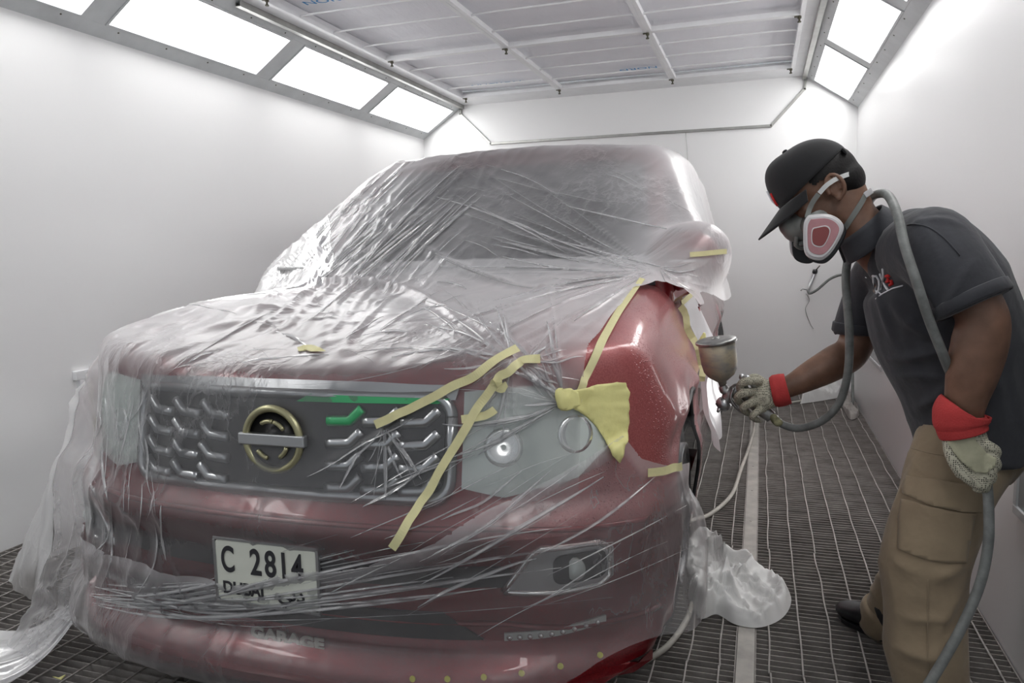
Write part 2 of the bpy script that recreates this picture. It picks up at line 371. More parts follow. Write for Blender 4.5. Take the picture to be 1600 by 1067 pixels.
def hwid(l, z):
    arch = .018*np.exp(-((np.hypot(l-.97, z-.40)-.47)/.05)**2)+.018*np.exp(-((np.hypot(l-4.03, z-.40)-.47)/.05)**2)
    return .985-.018*np.clip(l-.8, 0, 4)-.38*np.clip(z-.80, 0, 2)-.03*(1-sstep(z, .2, .5))+arch-.022*sstep(z, .52, .62)*(1-sstep(z, .72, .82))
def f_body(p, grow=0.):
    x, l, z = p[..., 0], p[..., 1], p[..., 2]
    f = smax(abs(x)-hwid(l, z), z-zhood(x, np.minimum(l, 2.)), .07)
    f = smax(f, lnose(x, z)-l, .05); f = smax(f, l-5.05, .1); f = smax(f, .17+.05*sstep(l, .1, .5)-z, .03)
    return f-grow
def f_cab(p, grow=0.):
    x, l, z = p[..., 0], p[..., 1], p[..., 2]
    zr = 1.80+.11*sstep(l, 2.1, 3.6)-.06*x**2-.07*sstep(l, 3.8, 5.)
    f = smax(z-zr, abs(x)-(.875-.24*np.clip(z-1.05, -.3, 1)), .12)
    ws = ((z-1.06)*.79-(l-1.32-.10*x**2)*.62)            # windshield plane
    f = smax(f, ws, .06); f = smax(f, l-4.95+.25*(z-1.1), .12); f = smax(f, .8-z, .02)
    return f-grow
def f_car(p): return smin(f_body(p), f_cab(p), .02)
def ell(p, c, r): d = (p-np.array(c))/np.array(r); k = np.linalg.norm(d, axis=-1); return (k-1)*min(r)
def f_mirror(p): return np.minimum(ell(p, (.93, 1.62, 1.25), (.13, .10, .11)), ell(p, (-.84, 1.70, 1.20), (.10, .08, .09)))
def march(org, dr, f, t0=0., t1=8., n=160):
    """first crossing of f<0 along rays org+dr*t (vectorised)"""
    org = np.atleast_2d(np.array(org, float)); dr = np.atleast_2d(np.array(dr, float)); org = np.broadcast_to(org, dr.shape)
    ts = np.linspace(t0, t1, n); lo = np.full(len(dr), np.nan); hi = np.full(len(dr), np.nan); open_ = np.ones(len(dr), bool)
    for a, b in zip(ts[:-1], ts[1:]):
        if not open_.any(): break
        v = f(org+dr*b); hit_ = open_ & (v < 0); lo[hit_] = a; hi[hit_] = b; open_ &= ~hit_
    for _ in range(18):
        m_ = (lo+hi)/2; v = f(org+dr*m_[:, None]); ins = v < 0; hi = np.where(ins, m_, hi); lo = np.where(ins, lo, m_)
    return org+dr*((lo+hi)/2)[:, None]
def grad(p, f, e=.004):
    g = np.stack([f(p+np.eye(3)[i]*e)-f(p-np.eye(3)[i]*e) for i in range(3)], -1); return g/(np.linalg.norm(g, axis=-1, keepdims=True)+1e-9)
def box_grid(hx, l0, l1, z0, z1, d, df=None):
    """open-bottom box shell as one welded grid; returns verts, quads"""
    df = df or d
    xs = np.linspace(-hx, hx, int(2*hx/df)+1); ls = np.linspace(l0, l1, int((l1-l0)/d)+1); zs = np.linspace(z0, z1, int((z1-z0)/df)+1)
    V = []; key = {}; Fc = []
    def vid(x, l, z):
        k = (round(x, 5), round(l, 5), round(z, 5))
        if k not in key: key[k] = len(V); V.append((x, l, z))
        return key[k]
    def grid(A, B, fn):
        ids = [[vid(*fn(a, b)) for b in B] for a in A]
        for i in range(len(A)-1):
            for j in range(len(B)-1): Fc.append((ids[i][j], ids[i+1][j], ids[i+1][j+1], ids[i][j+1]))
    grid(xs, zs, lambda a, b: (a, l0, b)); grid(xs, ls, lambda a, b: (a, b, z1)); grid(xs, zs, lambda a, b: (a, l1, b))
    grid(ls, zs, lambda a, b: (-hx, a, b)); grid(ls, zs, lambda a, b: (hx, a, b))
    return np.array(V), np.array(Fc)
def project(V, f, zc=.45, l0=.95, l1=4.0, hx=.55, grow=1.0):
    """pull box-shell points onto the iso-surface, aiming at an inner box core"""
    C_ = np.stack([np.clip(V[:, 0], -hx, hx)*.8, np.clip(V[:, 1], l0, l1), np.clip(V[:, 2], .12, zc+.25)], -1)
    D_ = C_-V; L_ = np.linalg.norm(D_, axis=1)[:, None]
    return march(V-D_/L_*.0, D_/L_, f, 0, 2.6, 110)
def mesh_normals(V, Fc):
    n_ = np.zeros_like(V); a = V[Fc[:, 0]]; b = V[Fc[:, 1]]; c = V[Fc[:, 2]]; d = V[Fc[:, 3]]; fn = np.cross(c-a, d-b)
    for k in range(4): np.add.at(n_, Fc[:, k], fn)
    return n_/(np.linalg.norm(n_, axis=1)[:, None]+1e-12)

t = NT('metallic_red_paint'); t.set(Roughness=.38, Metallic=.55, Coat_Weight=1., Coat_Roughness=.06)
t.l(t.ramp(t.noise(240, 2), [(.3, (.15, .005, .010)), (.7, (.26, .010, .016))]), t.b.inputs['Base Color'])
M['red'] = t.m
t = NT('fresh_wet_red_paint'); t.set(Roughness=.5, Metallic=.25, Coat_Weight=.8, Coat_Roughness=.14)
t.l(t.ramp(t.noise(260, 2), [(.3, (.30, .07, .072)), (.7, (.43, .12, .12))]), t.b.inputs['Base Color'])
v_ = t.n('ShaderNodeTexVoronoi', Scale=130.); t.l(t.coord(), v_.inputs['Vector'])
drop = t.ramp(v_.outputs['Distance'], [(.10, (1, 1, 1)), (.34, (0, 0, 0))])
ns = t.ramp(t.noise(7, 3), [(.40, (0, 0, 0)), (.62, (1, 1, 1))]); mx = t.math('MULTIPLY', drop, ns)
bn = t.bump(mx, .9, .0025); t.l(bn, t.b.inputs['Normal']); t.l(bn, t.b.inputs['Coat Normal']); M['wet'] = t.m
M['blk'] = simple('black_plastic', (.012, .012, .014), .38); M['tyre'] = simple('tyre_rubber', (.02, .02, .021), .7, var=.3)
M['chrome'] = simple('bright_chrome', (.8, .8, .8), .16, 1.); M['satin'] = simple('satin_silver', (.5, .51, .52), .28, .9)
M['cglass'] = simple('dark_car_glass', (.02, .024, .03), .05, coat=.5); M['lamp'] = simple('headlamp_lens', (.66, .72, .69), .18, .15, coat=1.)
M['lampin'] = simple('headlamp_reflector', (.85, .87, .87), .2, .8)
M['green'] = simple('green_tint', (.06, .40, .16), .35)
M['gold'] = simple('gold_emblem', (.42, .40, .24), .35, .7); M['plate'] = simple('white_plate', (.72, .74, .66), .35)
M['ink'] = simple('black_ink', (.03, .03, .035), .5); M['tail'] = simple('tail_lamp_red', (.35, .02, .02), .15, coat=1.)
M['caliper'] = simple('wheel_alloy', (.12, .12, .125), .3, .8)
car = thing('car', 'large metallic red off-road car with film-masked hood and windshield', 'car', (CX, CY, 0))
# body shell
V, Q = box_grid(1.45, -.5, 5.6, .02, 2.3, .03, .024)
P1 = project(V, lambda p: np.maximum(f_body(p), -1e9)); ok = ~np.isnan(P1).any(1)
def arch_cut(P_): 
    m_ = np.zeros(len(P_), bool)
    for lw in (.97, 4.03): m_ |= (np.hypot(P_[:, 1]-lw, P_[:, 2]-.40) < .405) & (abs(P_[:, 0]) > .74)
    return m_
cut = arch_cut(P1) | ~ok
for lw in (.97, 4.03):       # snap the border of the wheel openings onto the circle
    dd = np.hypot(P1[:, 1]-lw, P1[:, 2]-.40); near = (dd >= .405) & (dd < .433) & (abs(P1[:, 0]) > .74)
    s_ = .405/np.maximum(dd, 1e-6); P1[near, 1] = lw+(P1[near, 1]-lw)*s_[near]; P1[near, 2] = .40+(P1[near, 2]-.40)*s_[near]
Qk = Q[~cut[Q].any(1)]
fc = P1[Qk].mean(1); wetm = (fc[:, 0] > .55) & (fc[:, 1] < 1.75) & (fc[:, 2] > .58)
bo = mesh_obj('body', c2w(np.nan_to_num(P1)), Qk, [M['red'], M['wet']], car)
bo.data.polygons.foreach_set('material_index', wetm.astype(int).tolist())
def cleanup(o, flip=False):
    bm = bmesh.new(); bm.from_mesh(o.data)
    bmesh.ops.delete(bm, geom=[v for v in bm.verts if not v.link_faces], context='VERTS'); bmesh.ops.recalc_face_normals(bm, faces=bm.faces)
    bm.to_mesh(o.data); bm.free()
cleanup(bo)
P2 = project(V, f_cab, zc=1.15, l0=2.2, l1=4.0, hx=.4); ok2 = ~np.isnan(P2).any(1); Q2 = Q[ok2[Q].all(1)]
c2 = P2[Q2].mean(1); Q2 = Q2[c2[:, 2] > 1.02]
co = mesh_obj('cabin', c2w(np.nan_to_num(P2)), Q2, M['red'], car); cleanup(co)
# surface patches that follow the shell
def front_pt(x, z, off=0., f=f_body):
    x = np.atleast_1d(np.array(x, float)); z = np.atleast_1d(np.array(z, float)); o_ = np.stack([x, np.full_like(x, -.8), z], -1)
    p = march(o_, np.tile([0., 1., 0.], (len(x), 1)), f, 0, 3.2, 200); return p-np.array([0, 1, 0])*off
def front_patch(name, outline, mat, off=.006, th=.012, n=26, f=f_body, parent=car):
    """closed outline (x,z) laid on the front of the shell; slab with its own thickness"""
    bm = bmesh.new(); vs = [bm.verts.new((a, 0, b)) for a, b in outline]; bm.faces.new(vs)
    xs = [a for a, b in outline]; zs = [b for a, b in outline]
    for k in range(1, n):
        xx = min(xs)+(max(xs)-min(xs))*k/n; bmesh.ops.bisect_plane(bm, geom=bm.verts[:]+bm.edges[:]+bm.faces[:], plane_co=(xx, 0, 0), plane_no=(1, 0, 0))
    m2 = max(2, int((max(zs)-min(zs))/.03))
    for k in range(1, m2):
        zz = min(zs)+(max(zs)-min(zs))*k/m2; bmesh.ops.bisect_plane(bm, geom=bm.verts[:]+bm.edges[:]+bm.faces[:], plane_co=(0, 0, zz), plane_no=(0, 0, 1))
    P_ = np.array([v.co[:] for v in bm.verts]); fp = front_pt(P_[:, 0], P_[:, 2], 0, f); g = grad(fp, f)
    for v, p, g_ in zip(bm.verts, fp, g): v.co = Vector(c2w(p+g_*off))
    me = bpy.data.meshes.new(name); bmesh.ops.recalc_face_normals(bm, faces=bm.faces); bm.to_mesh(me); bm.free(); me.materials.append(mat)
    o = bpy.data.objects.new(name, me); COL.objects.link(o)
    if parent is not None: o.parent = parent; o.matrix_parent_inverse = Matrix.Translation(-parent.matrix_world.translation)
    m_ = o.modifiers.new('s', 'SOLIDIFY'); m_.thickness = th; m_.offset = 0; bake(o); return o
def rrect(x0, x1, z0, z1, r=.03, n=5):
    o = []
    for cx, cz, a0 in ((x1-r, z1-r, 0), (x0+r, z1-r, 90), (x0+r, z0+r, 180), (x1-r, z0+r, 270)):
        o += [(cx+r*math.cos(math.radians(a0+90*k/n)), cz+r*math.sin(math.radians(a0+90*k/n))) for k in range(n+1)]
    return o
def front_line(name, pts, r, mat, off=.01, parent=car, ell_=None, nn=14, f=f_body, closed=False):
    q = []
    for (a, b), (c, d) in zip(pts[:-1], pts[1:]): q += [(a+(c-a)*k/nn, b+(d-b)*k/nn) for k in range(nn)]
    q.append(pts[-1]); q = np.array(q); p = front_pt(q[:, 0], q[:, 1], off, f)
    return MB().tube(c2w(p), r, 8).build(name, mat, parent, smooth=True)
# grille: chrome frame, dark mesh, wavy chrome blades, round emblem
gr = front_patch('grille', rrect(-.455, .455, .68, .92, .035), M['blk'], .004, .016)
fr = rrect(-.475, .475, .672, .925, .05); fr = fr+[fr[0]]
q = np.array(fr); front_line('grille_surround', fr, .016, M['satin'], .014, gr, nn=3)
topb = front_patch('grille_top_bar', [(-.48, .915), (.48, .915), (.49, .952), (-.49, .952)], M['satin'], .012, .016); tag(topb, 'silver bar above the grille')
front_patch('green_strip', [(.06, .904), (.44, .906), (.47, .919), (.10, .924)], M['green'], .026, .003, parent=topb)  # thin green strip on the silver bar; one blade shares its colour
for r_ in range(4):
    zz = .86-.056*r_
    for s_ in (-1, 1):
        for k in range(3):
            x0 = s_*(.15+.10*k); x1 = x0+s_*.062; x2 = x0+s_*.095
            if abs(x2) > .455: continue
            pts = [(x0, zz), (x1, zz+.003), (x2, zz+.034)]
            q2 = []
            for (a, b), (c, d) in zip(pts[:-1], pts[1:]): q2 += [(a+(c-a)*j/4, b+(d-b)*j/4) for j in range(4)]
            q2.append(pts[-1]); q2 = np.array(q2); p = front_pt(q2[:, 0], q2[:, 1], .02)
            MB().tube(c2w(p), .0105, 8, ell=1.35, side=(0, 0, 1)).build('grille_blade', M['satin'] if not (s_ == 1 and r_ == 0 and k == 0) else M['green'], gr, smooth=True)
ec = front_pt(0, .81, .035)[0]; em = MB()
ring = [c2w(ec+np.array([.082*math.cos(a), 0, .082*math.sin(a)])) for a in np.linspace(0, 2*math.pi, 48, endpoint=False)]
em.tube(ring, .010, 8, closed=True); e_ = em.build('emblem', M['gold'], car, smooth=True); tag(e_, 'round gold-toned emblem with a cross bar')
MB().box(c2w(ec+np.array([-.10, -.012, -.016])), c2w(ec+np.array([.10, .008, .016]))).build('emblem_bar', M['satin'], e_, bevel=.004)
MB().lathe([(.080, .016), (.078, .012), (.02, .011), (.001, .011)], c2w(ec+np.array([0, .02, 0])), (0, -1, 0), 32).build('emblem_back', M['blk'], e_, smooth=True)
for a0 in (35, 80, 215, 300):
    MB().tube([c2w(ec+np.array([.05*math.cos(math.radians(a0+k*8)), -.01, .05*math.sin(math.radians(a0+k*8))])) for k in range(6)], .006, 6).build('emblem_stroke', M['gold'], e_, smooth=True)
# headlights
for s_ in (-1, 1):
    ol = [(s_*.50, .935), (s_*.50, .70), (s_*.60, .675), (s_*.76, .71), (s_*.835, .79), (s_*.845, .87), (s_*.78, .925), (s_*.66, .945)]
    if s_ < 0: ol = ol[::-1]
    hl = front_patch('headlight', ol, M['lamp'], .008, .014)
    for k, (hx_, hz) in enumerate(((.60, .80), (.76, .82))):
        c = front_pt(s_*hx_, hz, .017); g_ = grad(c, f_body)[0]; c = c2w(c[0]); MB().lathe([(.050, -.004), (.048, .002), (.035, .001), (.0, -.001)], c, g_, 24).build('reflector', M['lampin'], hl, smooth=True)
    # fog lamp bezel: slanted chrome frame with the lamp at its outer end
    o1 = [(s_*.585, .438), (s_*.655, .535), (s_*.675, .548), (s_*.80, .542), (s_*.822, .525), (s_*.822, .45), (s_*.80, .432), (s_*.70, .432)]
    o1 = [(a+s_*.02, b+.008) for a, b in o1]
    if s_ < 0: o1 = o1[::-1]
    fb = front_patch('fog_lamp_bezel', o1, M['satin'], .010, .014)
    front_line('bezel_rim', o1+[o1[0]], .009, M['chrome'], .016, fb, nn=5)
    inn = rrect(.715 if s_ > 0 else -.825, .825 if s_ > 0 else -.715, .462, .535, .02)
    front_patch('fog_lamp_well', inn, M['blk'], .020, .004, 12, parent=fb)
    c = c2w(front_pt(s_*.768, .497, .018)[0]); MB().lathe([(.030, 0), (.030, .010), (.024, .014), (.0, .015)], c, (s_*.15, -1, 0), 24).build('fog_lamp', M['lamp'], fb, smooth=True)
    # row of little running lamps low in the bumper
    dr_ = front_patch('running_lamp_strip', [(s_*.60, .312), (s_*.83, .330), (s_*.83, .35), (s_*.60, .332)][::s_], M['lamp'], .004, .006)
    for k in range(9):
        c = c2w(front_pt(s_*(.615+.025*k), .322+.0019*k, .01)[0]); MB().ball(c, (.008, .005, .007), 8, 6).build('running_lamp', M['lampin'], dr_, smooth=True)
# dark bumper slot between the fog lamps, lower lip, crease lines
front_patch('lower_grille', [(-.62, .452), (.62, .452), (.66, .485), (.60, .505), (-.60, .505), (-.66, .485)], M['blk'], .004, .008)
front_patch('lower_vent', [(-.62, .315), (.55, .315), (.45, .385), (-.50, .385)], M['blk'], .004, .008)
lip = front_patch('bumper_lip', [(-.93, .185), (.93, .185), (.93, .215), (-.93, .215)], M['red'], .012, .03, 50)
M['yel'] = simple('yellow_dot_tape', (.65, .62, .06), .6)
for k in range(6):
    c = c2w(front_pt(.40+.085*k, .243+.003*k, .006)[0]); MB().lathe([(.008, 0), (.0075, .003), (.0, .004)], c, (0, -1, .1), 12).build('yellow_dot', M['yel'], lip)
for zz in (.60, .345):
    front_line('crease', [(-.95, zz-.03), (-.6, zz+.01), (.6, zz+.01), (.95, zz-.03)], .008, M['red'], .001, car, nn=14)
# number plate
pc = front_pt(-.01, .462, .04)[0]; pw, ph_ = .305, .165; tl = math.radians(0)
def pl(x, z, d=0.): p = pc+np.array([x*math.cos(tl)-z*math.sin(tl), -d, x*math.sin(tl)+z*math.cos(tl)]); return c2w(p)
X_ = pl(1, 0)-pl(0, 0); Z_ = pl(0, 1)-pl(0, 0)
np_ = MB(); np_.prism(rrect(-pw/2, pw/2, -ph_/2, ph_/2, .01), 0, .004, lambda u, v, d: pl(u, v, d)); plate = np_.build('number_plate', M['plate'], car, bevel=.001)
def plate_text(s, x, z, size, sx=1., bold=.0): return text_mesh('plate_lettering', s, size, M['ink'], basis(pl(x, z, .0055), X_, Z_, (0, -1, 0)), plate, .0006, sx, bold)
plate_text('C', -.115, .028, .098, .62, .002); plate_text('2', -.028, .028, .098, .72, .002); plate_text('8', .017, .028, .098, .72, .002); plate_text('1', .057, .028, .098, .72, .002); plate_text('4', .098, .028, .098, .72, .002)
plate_text('DUBAI', -.072, -.048, .046, .95, .0012); plate_text('\uFEF2\uFE91\u062F', .075, -.045, .05, 1.1, .001)
fr2 = MB()
for (a0, a1, b0, b1) in ((-pw/2-.006, pw/2+.006, ph_/2, ph_/2+.008), (-pw/2-.006, pw/2+.006, -ph_/2-.008, -ph_/2), (-pw/2-.008, -pw/2, -ph_/2, ph_/2), (pw/2, pw/2+.008, -ph_/2, ph_/2)): fr2.prism([(a0, b0), (a1, b0), (a1, b1), (a0, b1)], -.004, .006, lambda u, v, d: pl(u, v, d))
fr2.build('plate_frame', M['satin'], plate, bevel=.001)
gc = front_pt(.03, .285, .016)[0]; text_mesh('bumper_lettering', 'GARAGE', .042, M['plate'], basis(c2w(gc), (1, 0, -.03), (0, 0, 1), (0, -1, 0)), car, .002, 1.35, .002)
# windshield, side glass, wipers, mirrors, wheels, rear lamps
front_patch('windshield', [(-.80, 1.13), (.80, 1.13), (.66, 1.67), (.5, 1.70), (-.5, 1.70), (-.66, 1.67)], M['cglass'], .006, .006, 20, f_cab)
def side_pt(l, z, s_, off=0., f=f_cab):
    l = np.atleast_1d(np.array(l, float)); z = np.atleast_1d(np.array(z, float)); o_ = np.stack([np.full_like(l, s_*1.6), l, z], -1)
    return march(o_, np.tile([-s_*1., 0., 0.], (len(l), 1)), f, 0, 2., 160)+np.array([s_*off, 0, 0])
for s_ in (-1, 1):
    for nm, pts in (('front_side_window', [(1.75, 1.16), (2.75, 1.16), (2.75, 1.68), (2.45, 1.68)]), ('rear_side_window', [(2.85, 1.16), (3.85, 1.16), (3.85, 1.70), (2.85, 1.69)])):
        gl = MB(); L_ = []
        n1, n2 = 10, 8; 
        for a in range(n1+1):
            for b in range(n2+1):
                u, v = a/n1, b/n2; pp = (1-u)*(1-v)*np.array(pts[0])+u*(1-v)*np.array(pts[1])+u*v*np.array(pts[2])+(1-u)*v*np.array(pts[3]); L_.append(pp)
        L_ = np.array(L_); SP = c2w(side_pt(L_[:, 0], L_[:, 1], s_, .006)); gl.add(SP, [(a*(n2+1)+b, (a+1)*(n2+1)+b, (a+1)*(n2+1)+b+1, a*(n2+1)+b+1) for a in range(n1) for b in range(n2)])
        gl.build(nm, M['cglass'], car, smooth=True, solid=.004)
    mb = MB(); c = c2w((s_*.92, 1.62, 1.25)) if s_ > 0 else c2w((-.84, 1.70, 1.20)); mb.ball(c, (.12, .085, .10) if s_ > 0 else (.09, .07, .08), 24, 14); mb.tube([c2w((s_*.86, 1.66, 1.12)), c2w((s_*.90, 1.64, 1.15)), c2w((s_*.94, 1.62, 1.2))], [.035, .03, .03], 10)
    mi = mb.build('wing_mirror', M['red'], car, smooth=True, remesh=.012)
    MB().ball(c2w((s_*.92, 1.70, 1.25)), (.10, .015, .08), 20, 10).build('mirror_glass', M['chrome'], mi, smooth=True)
    MB().box(c2w((s_*.92-.08, 1.53, 1.215)), c2w((s_*.92+.08, 1.56, 1.235))).build('mirror_lamp', M['chrome'], mi, bevel=.006)
    mb = MB(); P_ = [(4.6, .92), (5.0, .92), (5.0, 1.3), (4.72, 1.3)]
    mb.add([c2w((s_*(.86-.2*(b-.92)), a, b)) for a, b in P_]+[c2w((s_*.74, a, b)) for a, b in P_], [(0, 1, 2, 3), (7, 6, 5, 4), (0, 1, 5, 4), (1, 2, 6, 5), (2, 3, 7, 6), (3, 0, 4, 7)])
    mb.build('tail_lamp', M['tail'], car, bevel=.02)
    mb = MB(); xh = s_*float(hwid(np.array(2.4), np.array(.97))); mb.box(c2w((xh-.02, 2.30, .955)), c2w((xh+.02, 2.52, .985))); mb.build('door_handle', M['red'], car, bevel=.01)
    for lw in (.97, 4.03):
        c = c2w((s_*.835, lw, .387)); prof = [(.21, -.13), (.31, -.135), (.36, -.12), (.382, -.09), (.386, 0), (.382, .07), (.36, .095), (.31, .105), (.235, .10), (.21, .08)]
        wh = MB().lathe(prof, c, (s_, 0, 0), 56).build('wheel', M['tyre'], car, smooth=True, bevel=0)
        rm = MB(); rm.lathe([(.238, .05), (.236, .128), (.225, .13), (.215, .10), (.21, -.05)], c, (s_, 0, 0), 48); rm.lathe([(.06, .05), (.06, .115), (.045, .125), (.0, .126)], c, (s_, 0, 0), 20)
        for k in range(6):
            a = k*math.pi/3; d = np.array([0, math.cos(a), math.sin(a)]); p0 = np.array(c)+np.array([s_*.10, 0, 0]); rm.tube([p0+d*.04, p0+d*.13, p0+d*.225], [.035, .028, .03], 8, ell=.5, side=(1, 0, 0))
        rm.build('rim', M['caliper'], wh, smooth=True)
        # wheel-arch trim and dark liner
        am = [c2w((s_*(hwid(np.array(lw+.408*math.cos(a)), np.array(.4+.408*math.sin(a)))+.002), lw+.408*math.cos(a), .40+.408*math.sin(a))) for a in np.linspace(-.35, math.pi+.35, 40)]
        ar = MB().tube(am, .007, 8).build('wheel_arch_trim', M['blk'], car, smooth=True)
        ln = MB(); n_ = 30; vs = []
        for a in np.linspace(-.3, math.pi+.3, n_): vs += [c2w((s_*.915, lw+.412*math.cos(a), .4+.412*math.sin(a))), c2w((s_*.6, lw+.412*math.cos(a), .4+.412*math.sin(a)))]
        ln.add(vs, [(2*i, 2*i+2, 2*i+3, 2*i+1) for i in range(n_-1)]); ln.build('wheel_well', M['blk'], car, smooth=True, solid=.006)
MB().tube([c2w(p) for p in ((-.35, 1.28, 1.09), (-.1, 1.33, 1.115), (.42, 1.34, 1.11))], .009, 8).build('wiper', M['blk'], car, smooth=True)
MB().tube([c2w(p) for p in ((-.75, 1.34, 1.09), (-.5, 1.36, 1.11), (-.12, 1.31, 1.10))], .009, 8).build('wiper', M['blk'], car, smooth=True)
# ================================================================ masking film
def f_film(p):
    x, l, z = p[..., 0], p[..., 1], p[..., 2]
    # body grown by an air gap; the skirt on the left flares out to the floor
    fl = .72*sstep(l, .14, .62)*np.clip((.98-z)/.98, 0, 1)**1.05*(x < 0)
    hw_ = hwid(l, z)+.018+fl
    f = smax(abs(x)-hw_, z-zhood(x, np.minimum(l, 2.))-.014, .08)
    f = smax(f, lnose(np.maximum(x, -.90), z)-.030-l, .06); f = smax(f, l-5.1, .1)
    # cab part, tented outwards over the mirrors
    zr = 1.80+.11*sstep(l, 2.1, 3.6)-.06*x**2-.07*sstep(l, 3.8, 5.)+.012
    te = .92-.26*np.clip(z-1.05, -.3, 1)+.02+.13*sstep(l, 1.25, 1.75)*(1-sstep(l, 1.9, 3.4))*np.clip((1.74-z)/.5, 0, 1)
    te = te+(x < 0)*(.05+.07*np.clip((1.78-z)/.6, 0, 1))
    g = smax(z-zr, abs(x)-te, .10)
    ws = ((z-1.06)*.79-(l-1.32-.10*x**2)*.62)-.03
    g = smax(g, ws, .06); g = smax(g, l-5.0+.25*(z-1.1), .12)
    f = smin(f, g, .16)
    return smin(f, f_mirror(p)-.02, .10)
def pixrays(pp): 
    d = np.array([ray(*q) for q in pp]); return w2c(OC), d
def hit(pp, f=None, t0=.9, t1=6.5):
    """points of the covered car that lie under the given sight lines"""
    o_, d = pixrays(pp); f = f or f_film; return march(o_, d, f, t0, t1, 500)
def bez(pts, n=14):
    P_ = np.array(pts, float)
    if len(P_) == 2: return [tuple(P_[0]+(P_[1]-P_[0])*k/(n-1)) for k in range(n)]
    if len(P_) == 3: return [tuple((1-t_)**2*P_[0]+2*t_*(1-t_)*P_[1]+t_*t_*P_[2]) for t_ in np.linspace(0, 1, n)]
    return [tuple((1-t_)**3*P_[0]+3*t_*(1-t_)**2*P_[1]+3*t_*t_*(1-t_)*P_[2]+t_**3*P_[3]) for t_ in np.linspace(0, 1, n)]
V, Q = box_grid(1.9, -.55, 5.7, .0, 2.45, .0135, .0135)
sel = (V[:, 1] < 4.9)
PF = project(V, f_film, zc=.75); 
okf = ~np.isnan(PF).any(1); PFs = np.nan_to_num(PF)
NF = grad(PFs, f_film)
# ---- where each sheet ends (signed: > 0 keeps the sheet)
def bound_right(l):      # right edge of the hood sheet (x) as a function of l
    return np.interp(l, [0, .25, .43, .8, 1.2, 1.36, 1.5], [.74, .775, .79, .785, .755, .82, 1.4])
def top_of_nose(x): return np.interp(x, [-1.1, -.95, -.14, .3, .6, .75, .86, .9, 1.1], [.50, .44, .42, .53, .66, .75, .80, .73, .62])
def edge_hood(P_):
    x, l, z = P_[:, 0], P_[:, 1], P_[:, 2]
    a = np.minimum(np.minimum(x-bound_right(l), l-.22), 1.45-l)
    b = np.minimum(np.minimum(x-.60, 1.08+.05*np.sin(l*6)-z), l-1.45); c = np.minimum(np.minimum(x-.8, l-.60), 1.06-z)
    keep_ = -np.maximum(np.maximum(a, b), c)
    low = np.where(x < -.90, z-.012, z-(top_of_nose(x)-.09)); low = np.where(l > .8, z-.012, low)
    return np.minimum(keep_, low)
def edge_nose(P_):
    x, l, z = P_[:, 0], P_[:, 1], P_[:, 2]
    lo = z-(.15+.11*sstep(x, .35, 1.0)+.02*np.sin(x*9))
    return np.minimum(np.minimum(top_of_nose(x)+.006*np.sin(x*23)-z, .60-l+.02*np.sin(z*15)), np.minimum(lo, x+.955))
# ---- folds: crease lines drawn over the sheet, given where they run
folds = []; FPX = []      # (3-D polyline, amplitude, width)
def fold(px, amp=.012, w=.010, n=14):
    P_ = hit(bez(px, n)); P_ = P_[~np.isnan(P_).any(1)]
    if len(P_) > 2: folds.append((P_, amp, w)); FPX.append((px, amp))
rr = random.Random(3)
def fan(c, a0, a1, n, r0, r1, amp, w, bend=.15):
    for k in range(n):
        a = math.radians(a0+(a1-a0)*(k+rr.uniform(-.4, .4))/max(1, n-1)); L_ = rr.uniform(r0, r1); s_ = rr.uniform(.02, .10)*L_
        e = (c[0]+math.cos(a)*L_, c[1]+math.sin(a)*L_); b = rr.uniform(-bend, bend)*L_; m_ = ((c[0]+e[0])/2-math.sin(a)*b, (c[1]+e[1])/2+math.cos(a)*b)
        fold([(c[0]+math.cos(a)*s_, c[1]+math.sin(a)*s_), m_, e], amp*rr.uniform(.4, 1.2), w*rr.uniform(.6, 1.3))
fan((882, 628), 150, 262, 18, 60, 240, .010, .006)           # bunch beside the yellow paper
fan((800, 560), 90, 260, 26, 50, 190, .010, .006)            # star under the tapes
fan((600, 668), 40, 130, 9, 50, 130, .010, .006)            # tape end on the grille
fan((820, 570), -60, 60, 14, 40, 110, .010, .006)
fan((1020, 425), 140, 215, 22, 120, 420, .012, .008, .08)    # pull across the cowl
fan((1030, 420), -10, 60, 8, 30, 90, .010, .008)
for k in range(24):                                          # long sweeps from the left bunch across the bumper
    y0 = 925+rr.uniform(-18, 22); u = (k+rr.random())/30
    x1 = rr.uniform(420, 1020); y1 = 860+u*170-(x1-400)*.18*rr.uniform(.4, 1.3)
    fold([(138+rr.uniform(0, 20), y0), (300, y0+10+u*50), (x1*.6+60, y1+34), (x1, y1)], rr.uniform(.004, .014), rr.uniform(.004, .009), 30)
for k in range(26):                                          # pulls over the right half of the bumper
    x0 = rr.uniform(480, 860); y0 = rr.uniform(740, 1000); L_ = rr.uniform(90, 300)
    fold([(x0, y0), (x0+L_*.5, y0-L_*rr.uniform(.15, .3)), (x0+L_, y0-L_*rr.uniform(.35, .75))], rr.uniform(.003, .008), rr.uniform(.004, .008), 18)
for k in range(22):                                          # windshield: streaks running down to the right
    x0 = rr.uniform(660, 980); y0 = rr.uniform(255, 380); L_ = rr.uniform(60, 230)
    fold([(x0, y0), (x0+L_*.5, y0+L_*.12), (x0+L_, y0+L_*rr.uniform(.2, .5))], rr.uniform(.003, .008), rr.uniform(.006, .012))
for k in range(60):                                          # left pillar: many pulls running down to the left
    x0 = rr.uniform(560, 760); y0 = rr.uniform(245, 380); L_ = rr.uniform(60, 240)
    fold([(x0, y0), (x0-L_*.55, y0+L_*.45), (x0-L_*.95, y0+L_*rr.uniform(.7, 1.25))], rr.uniform(.005, .014), rr.uniform(.006, .014))
